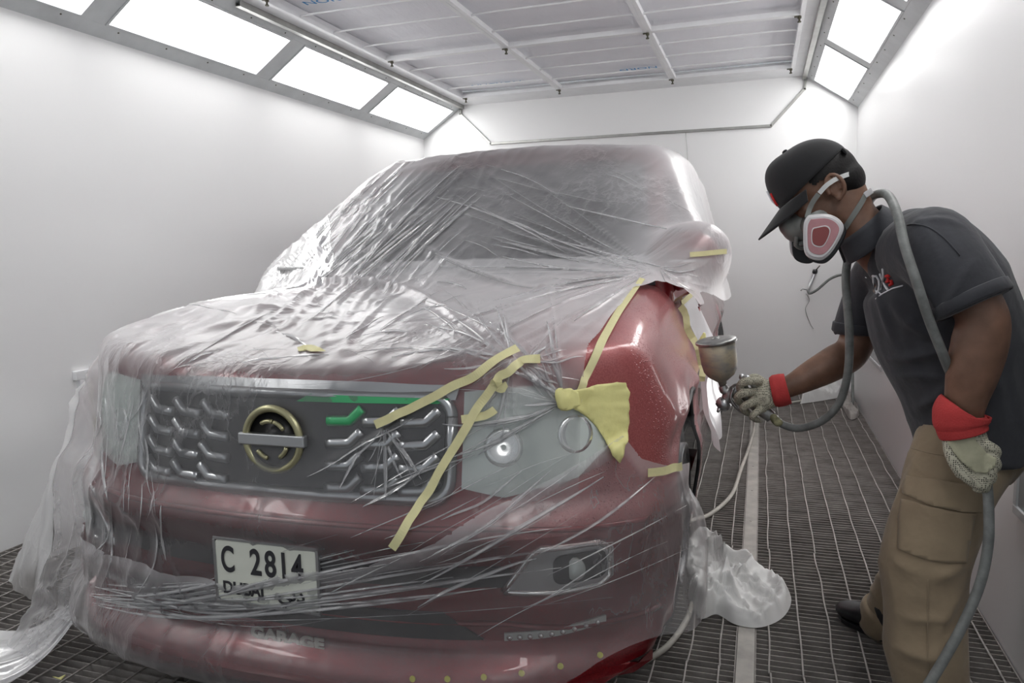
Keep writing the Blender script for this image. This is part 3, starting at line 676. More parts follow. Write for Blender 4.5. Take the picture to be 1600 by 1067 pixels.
for k in range(26):
    x0 = rr.uniform(240, 700); y0 = rr.uniform(440, 590); L_ = rr.uniform(40, 150); a = math.radians(rr.uniform(-40, 40))
    fold([(x0, y0), (x0+L_*.5*math.cos(a)+6, y0+L_*.5*math.sin(a)-8), (x0+L_*math.cos(a), y0+L_*math.sin(a))], rr.uniform(.003, .009), rr.uniform(.006, .012))
for k in range(26):                                          # crumple over the left headlight side
    x0 = rr.uniform(150, 260); y0 = rr.uniform(600, 860); L_ = rr.uniform(40, 120)
    fold([(x0, y0), (x0+rr.uniform(-15, 15), y0+L_*.5), (x0+rr.uniform(-30, 10), y0+L_)], rr.uniform(.004, .010), rr.uniform(.005, .009))
fold([(680, 395), (760, 440), (850, 475), (960, 432)], .02, .02, 24); fold([(640, 370), (720, 430), (800, 440)], .02, .02, 20)
fold([(430, 452), (560, 425), (640, 440), (720, 500)], .03, .03, 30); fold([(770, 470), (880, 440), (1010, 425)], .02, .012, 20)
fold([(440, 600), (640, 610), (900, 470)], .010, .012, 24); fold([(480, 745), (560, 700), (650, 650)], .016, .008, 20)
def fold_disp(P_, N_):
    d = np.zeros(len(P_))
    for pl_, amp, w in folds:
        lo = pl_.min(0)-w*5; hi = pl_.max(0)+w*5; idx = np.where(((P_ > lo) & (P_ < hi)).all(1))[0]
        if not len(idx): continue
        X = P_[idx]; best = np.full(len(idx), 9.); tp = np.zeros(len(idx)); n_ = len(pl_)-1
        for k in range(n_):
            a, b = pl_[k], pl_[k+1]; ab = b-a; t_ = np.clip(((X-a)@ab)/(ab@ab+1e-12), 0, 1); dist = np.linalg.norm(X-a-t_[:, None]*ab, axis=1)
            m_ = dist < best; best[m_] = dist[m_]; tp[m_] = (k+t_[m_])/n_
        d[idx] += amp*np.exp(-(best/w)**1.3)*np.clip(np.sin(math.pi*np.clip(tp, .02, .98)), 0, 1)**.6-amp*.35*np.exp(-(best/(w*3))**2)*np.sin(math.pi*tp)
    return d
disp = fold_disp(PFs, NF)
slack = vnoise(PFs*np.array([3.2, 2.6, 3.5]))*.010+vnoise(PFs*np.array([9, 7, 9]), 3)*.004
ridge = (1-abs(vnoise(PFs*np.array([14, 9, 6])+vnoise(PFs*4, 5)[:, None]*1.5, 9)))**3
cr = sstep(-PFs[:, 0], -.2, .9)*.008*ridge+.0035*ridge
disp = disp+slack*.7+cr
PD = PFs+NF*np.clip(disp, -.006, .06)[:, None]
PD[:, 2] = np.maximum(PD[:, 2], .006+.004*vnoise(PFs*9, 2))
# thickness of the film in layers (doubled where two sheets lap)
x, l, z = PFs[:, 0], PFs[:, 1], PFs[:, 2]
lay = np.ones(len(PFs))
lay += 3.0*sstep(-x, .30, .80)*sstep(z, 1.0, 1.15)               # lapped over the far pillar
lay += 2.2*sstep(-x, .82, .98)*sstep(l, .2, .5)
lay += 4.2*sstep(z, .93, 1.04)*(z < 1.25)*(.12+.88*np.maximum(sstep(l, .25, .85), sstep(-x, .1, .6)))
lay += .9*sstep(z, 1.15, 1.3)                                    # cab
lay += 1.6*sstep(x, .62, .78)*(z > 1.0)*(l > 1.3)
lay += 1.5*sstep(x, .45, .70)*(z > .9)
lay *= 1+.35*vnoise(PFs*np.array([3.5, 2, 3.]), 21)
def film_mat(name, base, gl=.9, crink=1., tint=(.93, .92, .94), trans=.45):
    t = NT(name); nt = t.t; nt.nodes.remove(t.b)
    # crumple bump: two scales of creased noise
    nz = t.noise(5, 3, .5); vo = t.n('ShaderNodeTexNoise', Scale=9., Detail=4., Roughness=.55, Distortion=.3); t.l(t.coord((1, .8, .55)), vo.inputs['Vector'])
    rid = t.math('ABSOLUTE', t.math('SUBTRACT', vo.outputs['Fac'], .5)); rid = t.math('POWER', t.math('SUBTRACT', 1., rid), 12.)
    vo2 = t.n('ShaderNodeTexVoronoi', feature='DISTANCE_TO_EDGE', Scale=13.); w_ = t.n('ShaderNodeVectorMath', operation='ADD'); nn_ = t.n('ShaderNodeTexNoise', Scale=6.); t.l(t.coord(), nn_.inputs['Vector'])
    t.l(t.coord((1, .7, .6)), w_.inputs[0]); t.l(nn_.outputs['Color'], w_.inputs[1]); t.l(w_.outputs[0], vo2.inputs['Vector'])
    ed = t.math('POWER', t.math('SUBTRACT', 1., t.math('MINIMUM', t.math('MULTIPLY', vo2.outputs['Distance'], 6.), 1.)), 3.)
    msk = t.ramp(t.noise(2.1, 3), [(.45, (.05,)*3), (.66, (1, 1, 1))])
    hgt = t.math('MULTIPLY', t.math('ADD', rid, t.math('MULTIPLY', ed, .0)), msk)
    bn = t.bump(hgt, .5*crink, .006)
    lw = t.n('ShaderNodeLayerWeight', Blend=.5); t.l(bn, lw.inputs['Normal'])
    at_ = t.n('ShaderNodeAttribute'); at_.attribute_name = 'layers'
    # opacity = 1-(1-base)^(layers/cos)
    facing = t.math('SUBTRACT', 1.02, lw.outputs['Facing']); ex = t.math('DIVIDE', at_.outputs['Fac'], t.math('MAXIMUM', facing, .22))
    nzb = t.math('ADD', .75, t.math('MULTIPLY', t.noise(3, 4), .5)); ex = t.math('MULTIPLY', ex, nzb)
    al = t.math('SUBTRACT', 1., t.math('POWER', 1-base, ex))
    hair = t.math('MULTIPLY', t.math('POWER', rid, 4.), msk); al = t.math('MINIMUM', t.math('ADD', al, t.math('MULTIPLY', hair, .10)), .97)
    df = t.n('ShaderNodeBsdfDiffuse'); df.inputs['Color'].default_value = tint+(1,); tr = t.n('ShaderNodeBsdfTranslucent'); tr.inputs['Color'].default_value = tint+(1,)
    t.l(bn, df.inputs['Normal']); t.l(bn, tr.inputs['Normal'])
    m1 = t.n('ShaderNodeMixShader', Fac=trans); t.l(df.outputs[0], m1.inputs[1]); t.l(tr.outputs[0], m1.inputs[2])
    tp = t.n('ShaderNodeBsdfTransparent'); tp.inputs['Color'].default_value = (.97, .97, .97, 1)
    m2 = t.n('ShaderNodeMixShader'); t.l(al, m2.inputs[0]); t.l(tp.outputs[0], m2.inputs[1]); t.l(m1.outputs[0], m2.inputs[2])
    gs = t.n('ShaderNodeBsdfGlossy', Roughness=.30); gs.inputs['Color'].default_value = (1, 1, 1, 1); t.l(bn, gs.inputs['Normal'])
    frn = t.n('ShaderNodeFresnel', IOR=1.5); t.l(bn, frn.inputs['Normal']); fm = t.math('MULTIPLY', frn.outputs[0], gl)
    m3 = t.n('ShaderNodeMixShader'); t.l(fm, m3.inputs[0]); t.l(m2.outputs[0], m3.inputs[1]); t.l(gs.outputs[0], m3.inputs[2])
    t.l(m3.outputs[0], t.o.inputs['Surface']); return t.m
M['film'] = film_mat('clear_masking_film', .12)
M['film2'] = film_mat('milky_masking_film', .55, .7, .7)
def film_obj(name, P_, Fc, lay_, mat, parent=None):
    used = np.unique(Fc); rm = -np.ones(len(P_), int); rm[used] = np.arange(len(used))
    o = mesh_obj(name, c2w(P_[used]), rm[Fc], mat, parent)
    a = o.data.attributes.new('layers', 'FLOAT', 'POINT'); a.data.foreach_set('value', np.asarray(lay_)[used].astype(float)); return o
def trim(P_, Fc, g):
    """keep faces with g>0; pull the outer corners of the border faces onto g=0 so that the edge is clean"""
    P_ = P_.copy(); Fc = Fc[(g[Fc] > 0).any(1)]; acc = np.zeros_like(P_); cnt = np.zeros(len(P_))
    for i in range(4):
        for j in (1, 3):
            a, b = Fc[:, i], Fc[:, (i+j) % 4]; m_ = (g[a] <= 0) & (g[b] > 0); a, b = a[m_], b[m_]; t_ = (g[a]/(g[a]-g[b]))[:, None]
            np.add.at(acc, a, P_[a]*(1-t_)+P_[b]*t_); np.add.at(cnt, a, 1)
    m_ = cnt > 0; P_[m_] = acc[m_]/cnt[m_][:, None]; bad = (g <= 0) & ~m_
    return P_, Fc[~bad[Fc].any(1)]
Qok = Q[okf[Q].all(1)]; Qok = Qok[(PFs[Qok].mean(1)[:, 1] < 5.05)]
g1 = edge_hood(PFs); Pa, Qa = trim(PD, Qok, g1)
f1 = film_obj('masking_film', Pa, Qa, lay, M['film'])
tag(f1, 'clear crumpled masking film over the hood, windshield and roof of the red car', 'plastic film')
g2 = edge_nose(PFs); PN = PFs+NF*np.clip(disp*1.1+.014, .008, .06)[:, None]; PN[:, 2] = np.maximum(PN[:, 2], .01); Pb, Qb = trim(PN, Qok, g2)
lay2 = 1.15+1.8*sstep(PFs[:, 2], top_of_nose(PFs[:, 0])-.05, top_of_nose(PFs[:, 0])-.015)
f2 = film_obj('masking_film', Pb, Qb, lay2, M['film'])
tag(f2, 'clear film stretched in long folds across the front bumper and number plate', 'plastic film')
# the gathered tail of the front sheet trailing to the left over the floor
def strip_sheet(name, A, B, n, m, fn, layv, mat, parent=None):
    vs = []; 
    for i in range(n+1):
        for j in range(m+1): vs.append(fn(i/n, j/m))
    vs = np.array(vs); Fc = np.array([(i*(m+1)+j, (i+1)*(m+1)+j, (i+1)*(m+1)+j+1, i*(m+1)+j+1) for i in range(n) for j in range(m)])
    used = np.arange(len(vs)); o = mesh_obj(name, vs, Fc, mat, parent); a = o.data.attributes.new('layers', 'FLOAT', 'POINT'); a.data.foreach_set('value', np.full(len(vs), float(layv))); return o
b0 = at(133, 935, 1, 1.80)
e0 = at(-20, 990, 2, .03); e1 = at(-20, 1085, 2, .02)
def tail(u, v):
    a = np.array(b0)+np.array([0, -.02, -.03+.06*v]); E_ = np.array(e0)*(v)+np.array(e1)*(1-v); p = a*(1-u)+E_*u
    p[2] = max(.014, p[2]-.16*u*(1-u)*1.3); wv = math.sin(v*19+u*3)*.012*u+math.sin(v*41+1)*.006*u**.5
    p[2] += abs(wv)*1.2; p[1] += wv; return p
o = strip_sheet('gathered_tail', None, None, 60, 70, tail, 2.2, M['film2'], f1)
# ================================================================ tape, paper, door film, hoses and other loose things
from mathutils.bvhtree import BVHTree
M['tape'] = simple('cream_yellow_masking_tape', (.70, .66, .36), .6, var=.06, nscale=40)
M['paper'] = simple('yellow_masking_paper', (.74, .70, .30), .6, var=.08, nscale=12, bump=.4, bscale=30, bdist=.004)
bpy.context.view_layer.update()
BV = [BVHTree.FromObject(o, bpy.context.evaluated_depsgraph_get()) for o in (f1, f2, bo, co)]
def surf_px(q, off=.006, bv=None):
    """nearest covered surface under a sight line -> point, normal (towards the viewer)"""
    d = Vector(ray(*q)); best = None
    for b in (bv or BV):
        # objects sit at world coordinates through their parents: meshes are stored in world space
        h = b.ray_cast(Vector(OC), d.normalized(), 12)
        if h[0] is not None and (best is None or h[3] < best[2]): best = (h[0], h[1], h[3])
    if best is None: return None
    n_ = best[1]; n_ = n_ if n_.dot(d) < 0 else -n_
    return np.array(best[0])+np.array(n_)*off, np.array(n_)
def tape(px, w=.022, off=.010, mat='tape', name='masking_tape', label='', n=24, bv=None, smooth=5):
    q = []
    for a, b in zip(px[:-1], px[1:]): q += [(a[0]+(b[0]-a[0])*k/n, a[1]+(b[1]-a[1])*k/n) for k in range(n)]
    q.append(px[-1]); r = [surf_px(v, off, bv) for v in q]; r = [v for v in r if v is not None]
    P_ = np.array([v[0] for v in r]); N_ = np.array([v[1] for v in r]); D_ = np.linalg.norm(P_-OC, axis=1)
    for _ in range(smooth*4):
        P_[1:-1] = np.maximum(0, 1)*(P_[:-2]+2*P_[1:-1]+P_[2:])/4; N_[1:-1] = (N_[:-2]+2*N_[1:-1]+N_[2:])/4
    N_ /= np.linalg.norm(N_, axis=1)[:, None]
    o = strip_mesh(P_, N_, w).build(name, M[mat]); return tag(o, label, 'tape') if label else o
tape([(590, 663), (640, 640), (735, 590), (805, 549)], label='upper strip of yellow tape slanting from the grille to the hood corner', off=.016)
tape([(617, 851), (665, 780), (718, 690), (768, 600), (800, 575), (838, 561)], label='long strip of yellow tape running down across headlight and bumper', off=.018)
tape([(722, 656), (750, 652), (775, 640)], .02, label='short piece of yellow tape beside the headlight under the long strip', off=.010)
tape([(770, 594), (792, 606)], .03, label='small square of yellow tape on top of the long strip', off=.024)
tape([(1003, 438), (966, 490), (935, 545), (912, 590), (900, 628)], .022, label='yellow tape holding the film edge along the bare red fender', off=.008, smooth=3)
tape([(1008, 738), (1035, 735), (1060, 728)], .022, label='yellow tape at the lower edge of the bare red fender', off=.010)
tape([(1078, 399), (1105, 396), (1132, 393)], .02, label='yellow tape across the film wrapped around the wing mirror', off=.010)
tape([(466, 548), (482, 544), (500, 551)], .034, label='pale scrap of yellow tape under the hood film', off=.004)
def px_patch(name, poly, mat, off=.006, th=.001, step=8, bv=None, parent=None, push=None):
    bm = bmesh.new(); bm.faces.new([bm.verts.new((a, b, 0)) for a, b in poly]); xs = [a for a, b in poly]; ys = [b for a, b in poly]
    k = min(xs)+step
    while k < max(xs): bmesh.ops.bisect_plane(bm, geom=bm.verts[:]+bm.edges[:]+bm.faces[:], plane_co=(k, 0, 0), plane_no=(1, 0, 0)); k += step
    k = min(ys)+step
    while k < max(ys): bmesh.ops.bisect_plane(bm, geom=bm.verts[:]+bm.edges[:]+bm.faces[:], plane_co=(0, k, 0), plane_no=(0, 1, 0)); k += step
    dead = []
    for v in bm.verts:
        r = surf_px((v.co.x, v.co.y), off, bv)
        if r is None: dead.append(v); continue
        v.co = Vector(r[0]+(r[1]*push(v.co.x, v.co.y) if push else 0))
    if dead: bmesh.ops.delete(bm, geom=dead, context='VERTS')
    bmesh.ops.recalc_face_normals(bm, faces=bm.faces); me = bpy.data.meshes.new(name); bm.to_mesh(me); bm.free(); me.materials.append(mat)
    me.polygons.foreach_set('use_smooth', [True]*len(me.polygons))
    o = bpy.data.objects.new(name, me); COL.objects.link(o)
    m_ = o.modifiers.new('sm', 'SMOOTH'); m_.factor = .5; m_.iterations = 2
    m_ = o.modifiers.new('s', 'SOLIDIFY'); m_.thickness = th; m_.offset = 0; bake(o)
    if parent is not None: o.parent = parent; o.matrix_parent_inverse = Matrix.Translation(-parent.matrix_world.translation)
    return o
# pleats: thin pinched folds of doubled film standing on the sheets
M['pleat'] = film_mat('pinched_film_fold', .27, 1.0, 0., (.95, .95, .97), .4)
for n_ in M['pleat'].node_tree.nodes:
    if n_.type == 'BSDF_GLOSSY': n_.inputs['Roughness'].default_value = .14
PL = {0: MB(), 1: MB()}; B2 = [BVHTree.FromObject(o, bpy.context.evaluated_depsgraph_get()) for o in (f1, f2)]
r4 = random.Random(11)
for px, amp in FPX:
    q = bez(px, 22); pts = []
    for v in q:
        r = surf_px(v, .0015, B2)
        if r is not None and (not pts or np.linalg.norm(r[0]-pts[-1]) < .12): pts.append(r[0])
    if len(pts) < 6: continue
    P_ = np.array(pts)
    for _ in range(2): P_[1:-1] = (P_[:-2]+2*P_[1:-1]+P_[2:])/4
    jt = r4.uniform(-.0035, .0035); tt = np.linspace(0, 1, len(P_)); rr0 = r4.choice((.0009, .0014, .0022, .0042, .0058))*(1.5 if amp > .012 else 1)
    P_[:, 2] += jt*np.sin(tt*9); PL[1 if surf_px(q[11], .0, [B2[1]]) is not None and P_[len(P_)//2][1] < CY+.5 and P_[len(P_)//2][2] < .8 else 0].tube(P_, np.maximum(rr0*np.sin(np.pi*np.clip(tt, .02, .98))**.6, .0003), 6, ell=.22, side=(0, -.75, .66))
for k, fo in ((0, f1), (1, f2)):
    o = PL[k].build('film_pleats', M['pleat'], fo, smooth=True); a = o.data.attributes.new('layers', 'FLOAT', 'POINT'); a.data.foreach_set('value', np.ones(len(o.data.vertices)))
    o['kind'] = 'stuff'
yp = px_patch('masking_paper', [(868, 622), (884, 612), (905, 606), (930, 600), (958, 596), (972, 597), (977, 612), (977, 650), (974, 690), (963, 724), (952, 712), (940, 690), (925, 664), (905, 645), (880, 632)], M['paper'], .012, .001, 7,
              push=lambda x, y: .010*abs(math.sin(math.atan2(y-625, x-880)*14))*min(1, math.hypot(x-880, y-625)/60))
tag(yp, 'fan-shaped pleated yellow masking paper at the corner between headlight and red fender', 'masking paper')
yb = px_patch('tape_knot', [(868, 618), (880, 606), (898, 612), (902, 632), (884, 640), (870, 634)], M['paper'], .022, .004, 5, parent=yp)
# milky sheet hanging over the front door
t0 = np.array([.965, 1.52, 1.06])
M['door'] = film_mat('opaque_white_masking_film', .80, .5, .5, (.94, .94, .96), .3)
gv = []; nu, nv = 44, 60
for i in range(nu+1):
    for j in range(nv+1):
        u, v = i/nu, j/nv; l_ = 1.50+.95*u+.03*math.sin(v*5); bot = .36+.20*u+.05*math.sin(u*9)+.22*max(0, .25-u)*2; z_ = 1.065*(1-v)+bot*v
        x_ = hwid(np.array(l_), np.array(z_))+.012+.05*v*v+.012*math.sin(u*22+v*3)*(.3+v)+.01*math.sin(u*9+2); gv.append(c2w((float(x_), l_, z_)))
gv = np.array(gv); df_ = mesh_obj('door_film', gv, [(i*(nv+1)+j, (i+1)*(nv+1)+j, (i+1)*(nv+1)+j+1, i*(nv+1)+j+1) for i in range(nu) for j in range(nv)], M['door'])
a_ = df_.data.attributes.new('layers', 'FLOAT', 'POINT'); a_.data.foreach_set('value', np.full(len(gv), 1.))
tag(df_, 'white masking film hanging down over the front door behind the red fender', 'plastic film')
pp = np.array([c2w((float(hwid(np.array(1.5+.9*k/20), np.array(1.05)))+.022, 1.5+.9*k/20, 1.06)) for k in range(21)])
tag(strip_mesh(pp, np.tile([1., 0, .2], (21, 1)), .024).build('masking_tape', M['tape']), 'yellow tape along the top of the white door film', 'tape')
pp = np.array([c2w((float(hwid(np.array(1.49), np.array(1.05-.3*k/14)))+.018+.006*math.sin(k), 1.49+.012*math.sin(k*1.3), 1.05-.3*k/14)) for k in range(15)])
ts = strip_mesh(pp, np.tile([.6, -.8, 0], (15, 1)), .03).build('masking_tape', M['tape']); tag(ts, 'yellow tape along the front edge of the white door film', 'tape')
ctd = c2w((.975, 1.44, .93)); sm = MB(); 
for k in range(4): sm.ball(np.array(ctd)+np.array([.008*k, -.014+.011*k, -.02+.013*(k % 3)]), (.008, .017, .016), 10, 7)
tag(sm.build('tape_scrap', M['paper'], None, smooth=True, remesh=.004), 'crumpled scrap of yellow tape sticking out beside the fender edge', 'tape')

# hoses
M['hose'] = simple('grey_rubber_hose', (.17, .18, .175), .55, var=.35, nscale=30, bump=.15, bscale=200)
M['hosel'] = simple('pale_dusty_hose', (.42, .40, .36), .6, var=.2, nscale=14)
def cr(pts, n=10):
    """Catmull-Rom through points"""
    P_ = np.array(pts, float); P_ = np.vstack([2*P_[0]-P_[1], P_, 2*P_[-1]-P_[-2]]); out = []
    for i in range(1, len(P_)-2):
        for k in range(n):
            t_ = k/n; out.append(.5*((2*P_[i])+(-P_[i-1]+P_[i+1])*t_+(2*P_[i-1]-5*P_[i]+4*P_[i+1]-P_[i+2])*t_**2+(-P_[i-1]+3*P_[i]-3*P_[i+1]+P_[i+2])*t_**3))
    out.append(P_[-2]); return np.array(out)
fl_ = lambda q, z=.013: at(q[0], q[1], 2, z)
hz = MB().tube(cr([fl_(q) for q in ((960, 1052), (1000, 1036), (1040, 1012), (1066, 980), (1080, 948), (1090, 900), (1078, 850), (1060, 824), (1085, 812), (1110, 803), (1143, 773), (1157, 735), (1170, 700), (1179, 668), (1180, 650), (1195, 638), (1225, 631), (1262, 625), (1284, 622))]), .010, 10).build('floor_hose', M['hosel'], smooth=True)
tag(hz, 'pale dusty air hose snaking over the floor grating beside the car', 'hose')
v1 = MB(); y_ = YB-.0
va = thing('air_outlet', 'small metal air outlet with valve on the back wall behind the painter', 'air outlet', (.40, YB, 1.0))
v1.tube([(.435, YB-.03, 1.03), (.40, YB-.045, .93), (.385, YB-.05, .885)], [.014, .013, .012], 10); v1.box((.425, YB-.03, 1.02), (.45, YB, 1.045)); v1.build('filter_bowl', M['satin'], va, smooth=True, bevel=.002)
MB().tube([(.445, YB-.03, 1.06), (.475, YB-.05, 1.10)], .005, 8).build('knob', M['dark'], va, smooth=True)
MB().lathe([(.02, 0), (.022, .01), (.02, .03), (.008, .034)], (.437, YB-.03, 1.035), (.1, -.3, 1), 14).build('regulator', M['blk'], va, smooth=True)
MB().tube([(.385, YB-.05, .89), (.34, YB-.06, .905), (.325, YB-.06, .885)], .006, 8).build('valve_lever', M['satin'], va, smooth=True)
MB().tube(cr([(.385, YB-.05, .885), (.40, YB-.09, .865), (.46, YB-.10, .90), (.56, YB-.10, .99), (.66, YB-.12, 1.02), (.70, YB-.2, .95), (.715, YB-.3, .7), (.715, YB-.4, .4), (.69, YB-.75, .03)]), .011, 10).build('outlet_hose', M['hose'], va, smooth=True)
o = MB().tube(cr([(.37, YB-.02, .86), (.40, YB-.006, .80), (.37, YB-.006, .72), (.41, YB-.006, .60), (.44, YB-.006, .55)]), .0025, 6).build('loose_wire', M['chan'], va, smooth=True)
o = MB().tube(cr([(-.66, YB-.006, 2.30), (-.645, YB-.006, 2.1), (-.63, YB-.006, 1.9), (-.66, YB-.006, 1.7)]), .002, 6).build('wall_wire', M['chan'], smooth=True); tag(o, 'thin grey wire hanging down the back wall above the car roof', 'wire')

# crumpled white cloth on the grating, built as a folded disc with a rolled rim
M['cloth'] = film_mat('crumpled_white_plastic', .86, .35, .6, (.93, .93, .92), .25)
def heap(name, outline, z0, amp, label, cat, mat, seed=1, n=70, m=26, curl=.03):
    """outline: floor points round the heap"""
    O_ = cr(np.vstack([outline, outline[:1]]), 12)[:-1]; n = len(O_); c = O_.mean(0); vs = []
    for j in range(m+1):
        t_ = (j/m)**.8
        for i in range(n):
            p = c+(O_[i]-c)*t_; vs.append([p[0], p[1], 0])
    vs = np.array(vs); tt = np.repeat((np.arange(m+1)/m)**.8, n); an = np.tile(np.arange(n)/n*2*math.pi, m+1)
    wp = vs+np.stack([vnoise(vs*8, seed+1), vnoise(vs*8, seed+2), vs[:, 0]*0], 1)*.05; r1 = (1-abs(vnoise(wp*11, seed)))**1.8; r2 = (1-abs(vnoise(wp*27, seed+3)))**2.2
    hgt = amp*(.12+.88*r1)*(1-tt**5)*(.55+.45*np.sin(an*2+seed))+amp*.30*r2*(1-tt**8)+curl*np.exp(-((tt-.86)/.09)**2)*(.6+.4*np.sin(an*3+seed))
    vs[:, 2] = z0+hgt+.004
    vs[-n:, 2] = z0+.002
    fs = [(j*n+i, j*n+(i+1) % n, (j+1)*n+(i+1) % n, (j+1)*n+i) for j in range(m) for i in range(n)]
    o = mesh_obj(name, vs, fs, mat); a = o.data.attributes.new('layers', 'FLOAT', 'POINT'); a.data.foreach_set('value', np.full(len(vs), 1.2))
    return tag(o, label, cat)
F2 = lambda L_, z=.0: np.array([at(a, b, 2, z) for a, b in L_])
heap('white_cloth', F2([(1078, 905), (1070, 870), (1082, 838), (1112, 850), (1135, 880), (1175, 888), (1215, 905), (1236, 935), (1225, 965), (1190, 982), (1150, 978), (1120, 962), (1095, 968), (1076, 940)]), .003, .11, 'crumpled white plastic cover lying on the grating beside the front wheel', 'cloth', M['cloth'], 4, curl=.035)
heap('plastic_sheet', F2([(1250, 632), (1262, 616), (1290, 600), (1312, 606), (1312, 620), (1290, 626)]), .003, .16, 'white plastic sheet lying on the floor at the back wall corner', 'cloth', M['cloth'], 9)
heap('rag', F2([(1316, 636), (1324, 618), (1336, 632), (1342, 650), (1328, 656)]), .003, .06, 'grey dusty rag on the floor by the right wall', 'rag', simple('grey_rag', (.35, .33, .31), .9, var=.3), 11)
q = F2([(82, 1058), (92, 1060), (103, 1055), (96, 1063)], .005); mb = MB(); mb.add([p+np.array([0, 0, d]) for d in (0, .004) for p in q], [(0, 1, 2, 3), (4, 5, 6, 7), (0, 1, 5, 4), (1, 2, 6, 5), (2, 3, 7, 6), (3, 0, 4, 7)])
tag(mb.build('tape_scrap', M['paper'], bevel=.001), 'tiny scrap of yellow tape on the grating at lower left', 'tape')
# ================================================================ the painter
YM = 2.28
def m(px, py, y=YM): return np.array(at(px, py, 1, y))
def sc(px, py, y=YM): return float((m(px, py, y)-OC)@FW)/F
def loft(mb, secs, n=20, steps=6, side=(0, 1, 0), exp=None):
    """secs: (px, py, y, in-plane radius px, side half width m) smoothly joined"""
    C_ = cr([m(a, b, c) for a, b, c, r, w in secs], steps); rad = cr([[r*sc(a, b, c), w, 0] for a, b, c, r, w in secs], steps)
    return mb.tube(C_, np.maximum(rad[:, 0], .004), n, ell=rad[:, 1]/np.maximum(rad[:, 0], .004), side=side)
t = NT('brown_skin'); t.set(Roughness=.5, Subsurface_Weight=.08); t.b.inputs['Subsurface Radius'].default_value = (.02, .008, .004)
t.l(t.ramp(t.noise(22, 5), [(.3, (.125, .064, .040)), (.7, (.20, .105, .068))]), t.b.inputs['Base Color']); t.l(t.bump(t.noise(160, 3), .25, .002), t.b.inputs['Normal']); M['skin'] = t.m
def cloth(name, c0, c1, wv=900, rough=.9, fold=.5):
    t = NT(name); t.set(Roughness=rough, Sheen_Weight=.15); t.l(t.ramp(t.noise(7, 5, .6), [(.3, c0), (.7, c1)]), t.b.inputs['Base Color'])
    b1 = t.bump(t.noise(6, 4, .55, (1, 1, 1)), fold, .03); t.l(t.bump(t.noise(wv, 2), .25, .0015, b1), t.b.inputs['Normal']); return t.m
M['shirt'] = cloth('charcoal_pique_cotton', (.024, .025, .031), (.040, .042, .050), 700, fold=.35); M['khaki'] = cloth('khaki_work_cotton', (.25, .19, .125), (.34, .265, .175), 800, fold=.45)
M['cap'] = cloth('black_cap_cotton', (.005, .005, .006), (.009, .009, .011), 800, fold=.1); M['hair'] = simple('black_hair', (.006, .005, .005), .6, bump=.6, bscale=160, bdist=.002, spec=.25)
M['redknit'] = simple('red_rib_knit', (.50, .045, .045), .85, var=.15, nscale=20, bump=.4, bscale=260); M['boot'] = simple('dusty_black_leather', (.018, .018, .020), .4, var=.6, nscale=20)
t = NT('dotted_grip_knit'); t.set(Roughness=.85); v_ = t.n('ShaderNodeTexVoronoi', Scale=230.); v_.inputs['Randomness'].default_value = .25; t.l(t.coord(), v_.inputs['Vector'])
t.l(t.ramp(v_.outputs['Distance'], [(.30, (.03, .028, .022)), (.42, (.50, .48, .38))]), t.b.inputs['Base Color']); M['grip'] = t.m
M['palm'] = simple('cream_glove_cotton', (.46, .45, .32), .85, var=.2, nscale=26, bump=.5, bscale=24, bdist=.008)
man = thing('person', 'man in charcoal polo shirt, khaki trousers, black cap and respirator, bending to spray', 'person', tuple(np.append(m(1440, 1067, 2.2)[:2], 0)))
HC = m(1277, 293); hf = np.array([-.80, 0, -.60]); hu = np.array([-.60, 0, .80]); hs = np.array([0, -1., 0])   # head frame: forward, up, towards camera
def hp(f, u, s=0.): return HC+hf*f+hu*u+hs*s
RH = np.stack([hf, -hs, hu], 1)          # local (fwd, far side, up)
# --- body: one continuous skin surface
b = MB()
b.ball(hp(-.005, .022), (.100, .076, .095), 24, 16, RH); b.ball(hp(.030, -.040), (.066, .060, .075), 20, 12, RH)         # cranium, face
b.ball(hp(.045, -.090), (.042, .048, .034), 16, 10, RH); b.ball(hp(.005, -.075), (.055, .058, .045), 16, 10, RH)         # chin, jaw
b.ball(hp(.080, .012), (.022, .055, .012), 14, 8, RH)                                                                     # brow
b.tube([hp(.088, .005), hp(.104, -.022), hp(.112, -.038), hp(.098, -.050)], [.009, .012, .015, .012], 10)                 # nose
b.ball(hp(.098, -.045, .014), .010, 10, 8); b.ball(hp(.098, -.045, -.014), .010, 10, 8)
b.ball(hp(.090, -.074), (.012, .026, .008), 12, 8, RH); b.ball(hp(.088, -.084), (.011, .023, .008), 12, 8, RH)            # lips
for s_ in (1, -1): b.ball(hp(.062, -.030, .040*s_), (.026, .022, .022), 12, 8, RH)
nk = [hp(-.045, -.04), m(1335, 345), m(1362, 372), m(1395, 395)]
b.tube(cr(nk, 5), np.interp(np.linspace(0, 1, 16), [0, .3, .7, 1], [.060, .062, .070, .085]), 18, ell=.95, side=(0, 1, 0))
loft(b, [(1395, 392, YM, 45, .10), (1425, 415, YM, 76, .165), (1452, 455, YM, 86, .17), (1480, 525, YM, 88, .16), (1508, 600, YM, 78, .15), (1522, 660, YM, 70, .155), (1515, 715, YM, 60, .15)])
SH1 = (1452, 388, 2.09); SH2 = (1380, 418, 2.46)
def limb(mb, pts, n=16): 
    C_ = cr([p for p, r in pts], 6); r_ = cr([[r, 0, 0] for p, r in pts], 6)[:, 0]; mb.tube(C_, r_, n)
limb(b, [(m(1440, 400, 2.16), .075), (m(1462, 392, 2.06), .072), (m(1500, 440, 2.02), .060), (m(1534, 492, 2.00), .055), (m(1532, 530, 2.00), .060), (m(1520, 580, 2.0), .057), (m(1509, 625, 2.0), .046), (m(1505, 660, 2.0), .040), (m(1508, 700, 2.0), .034)])
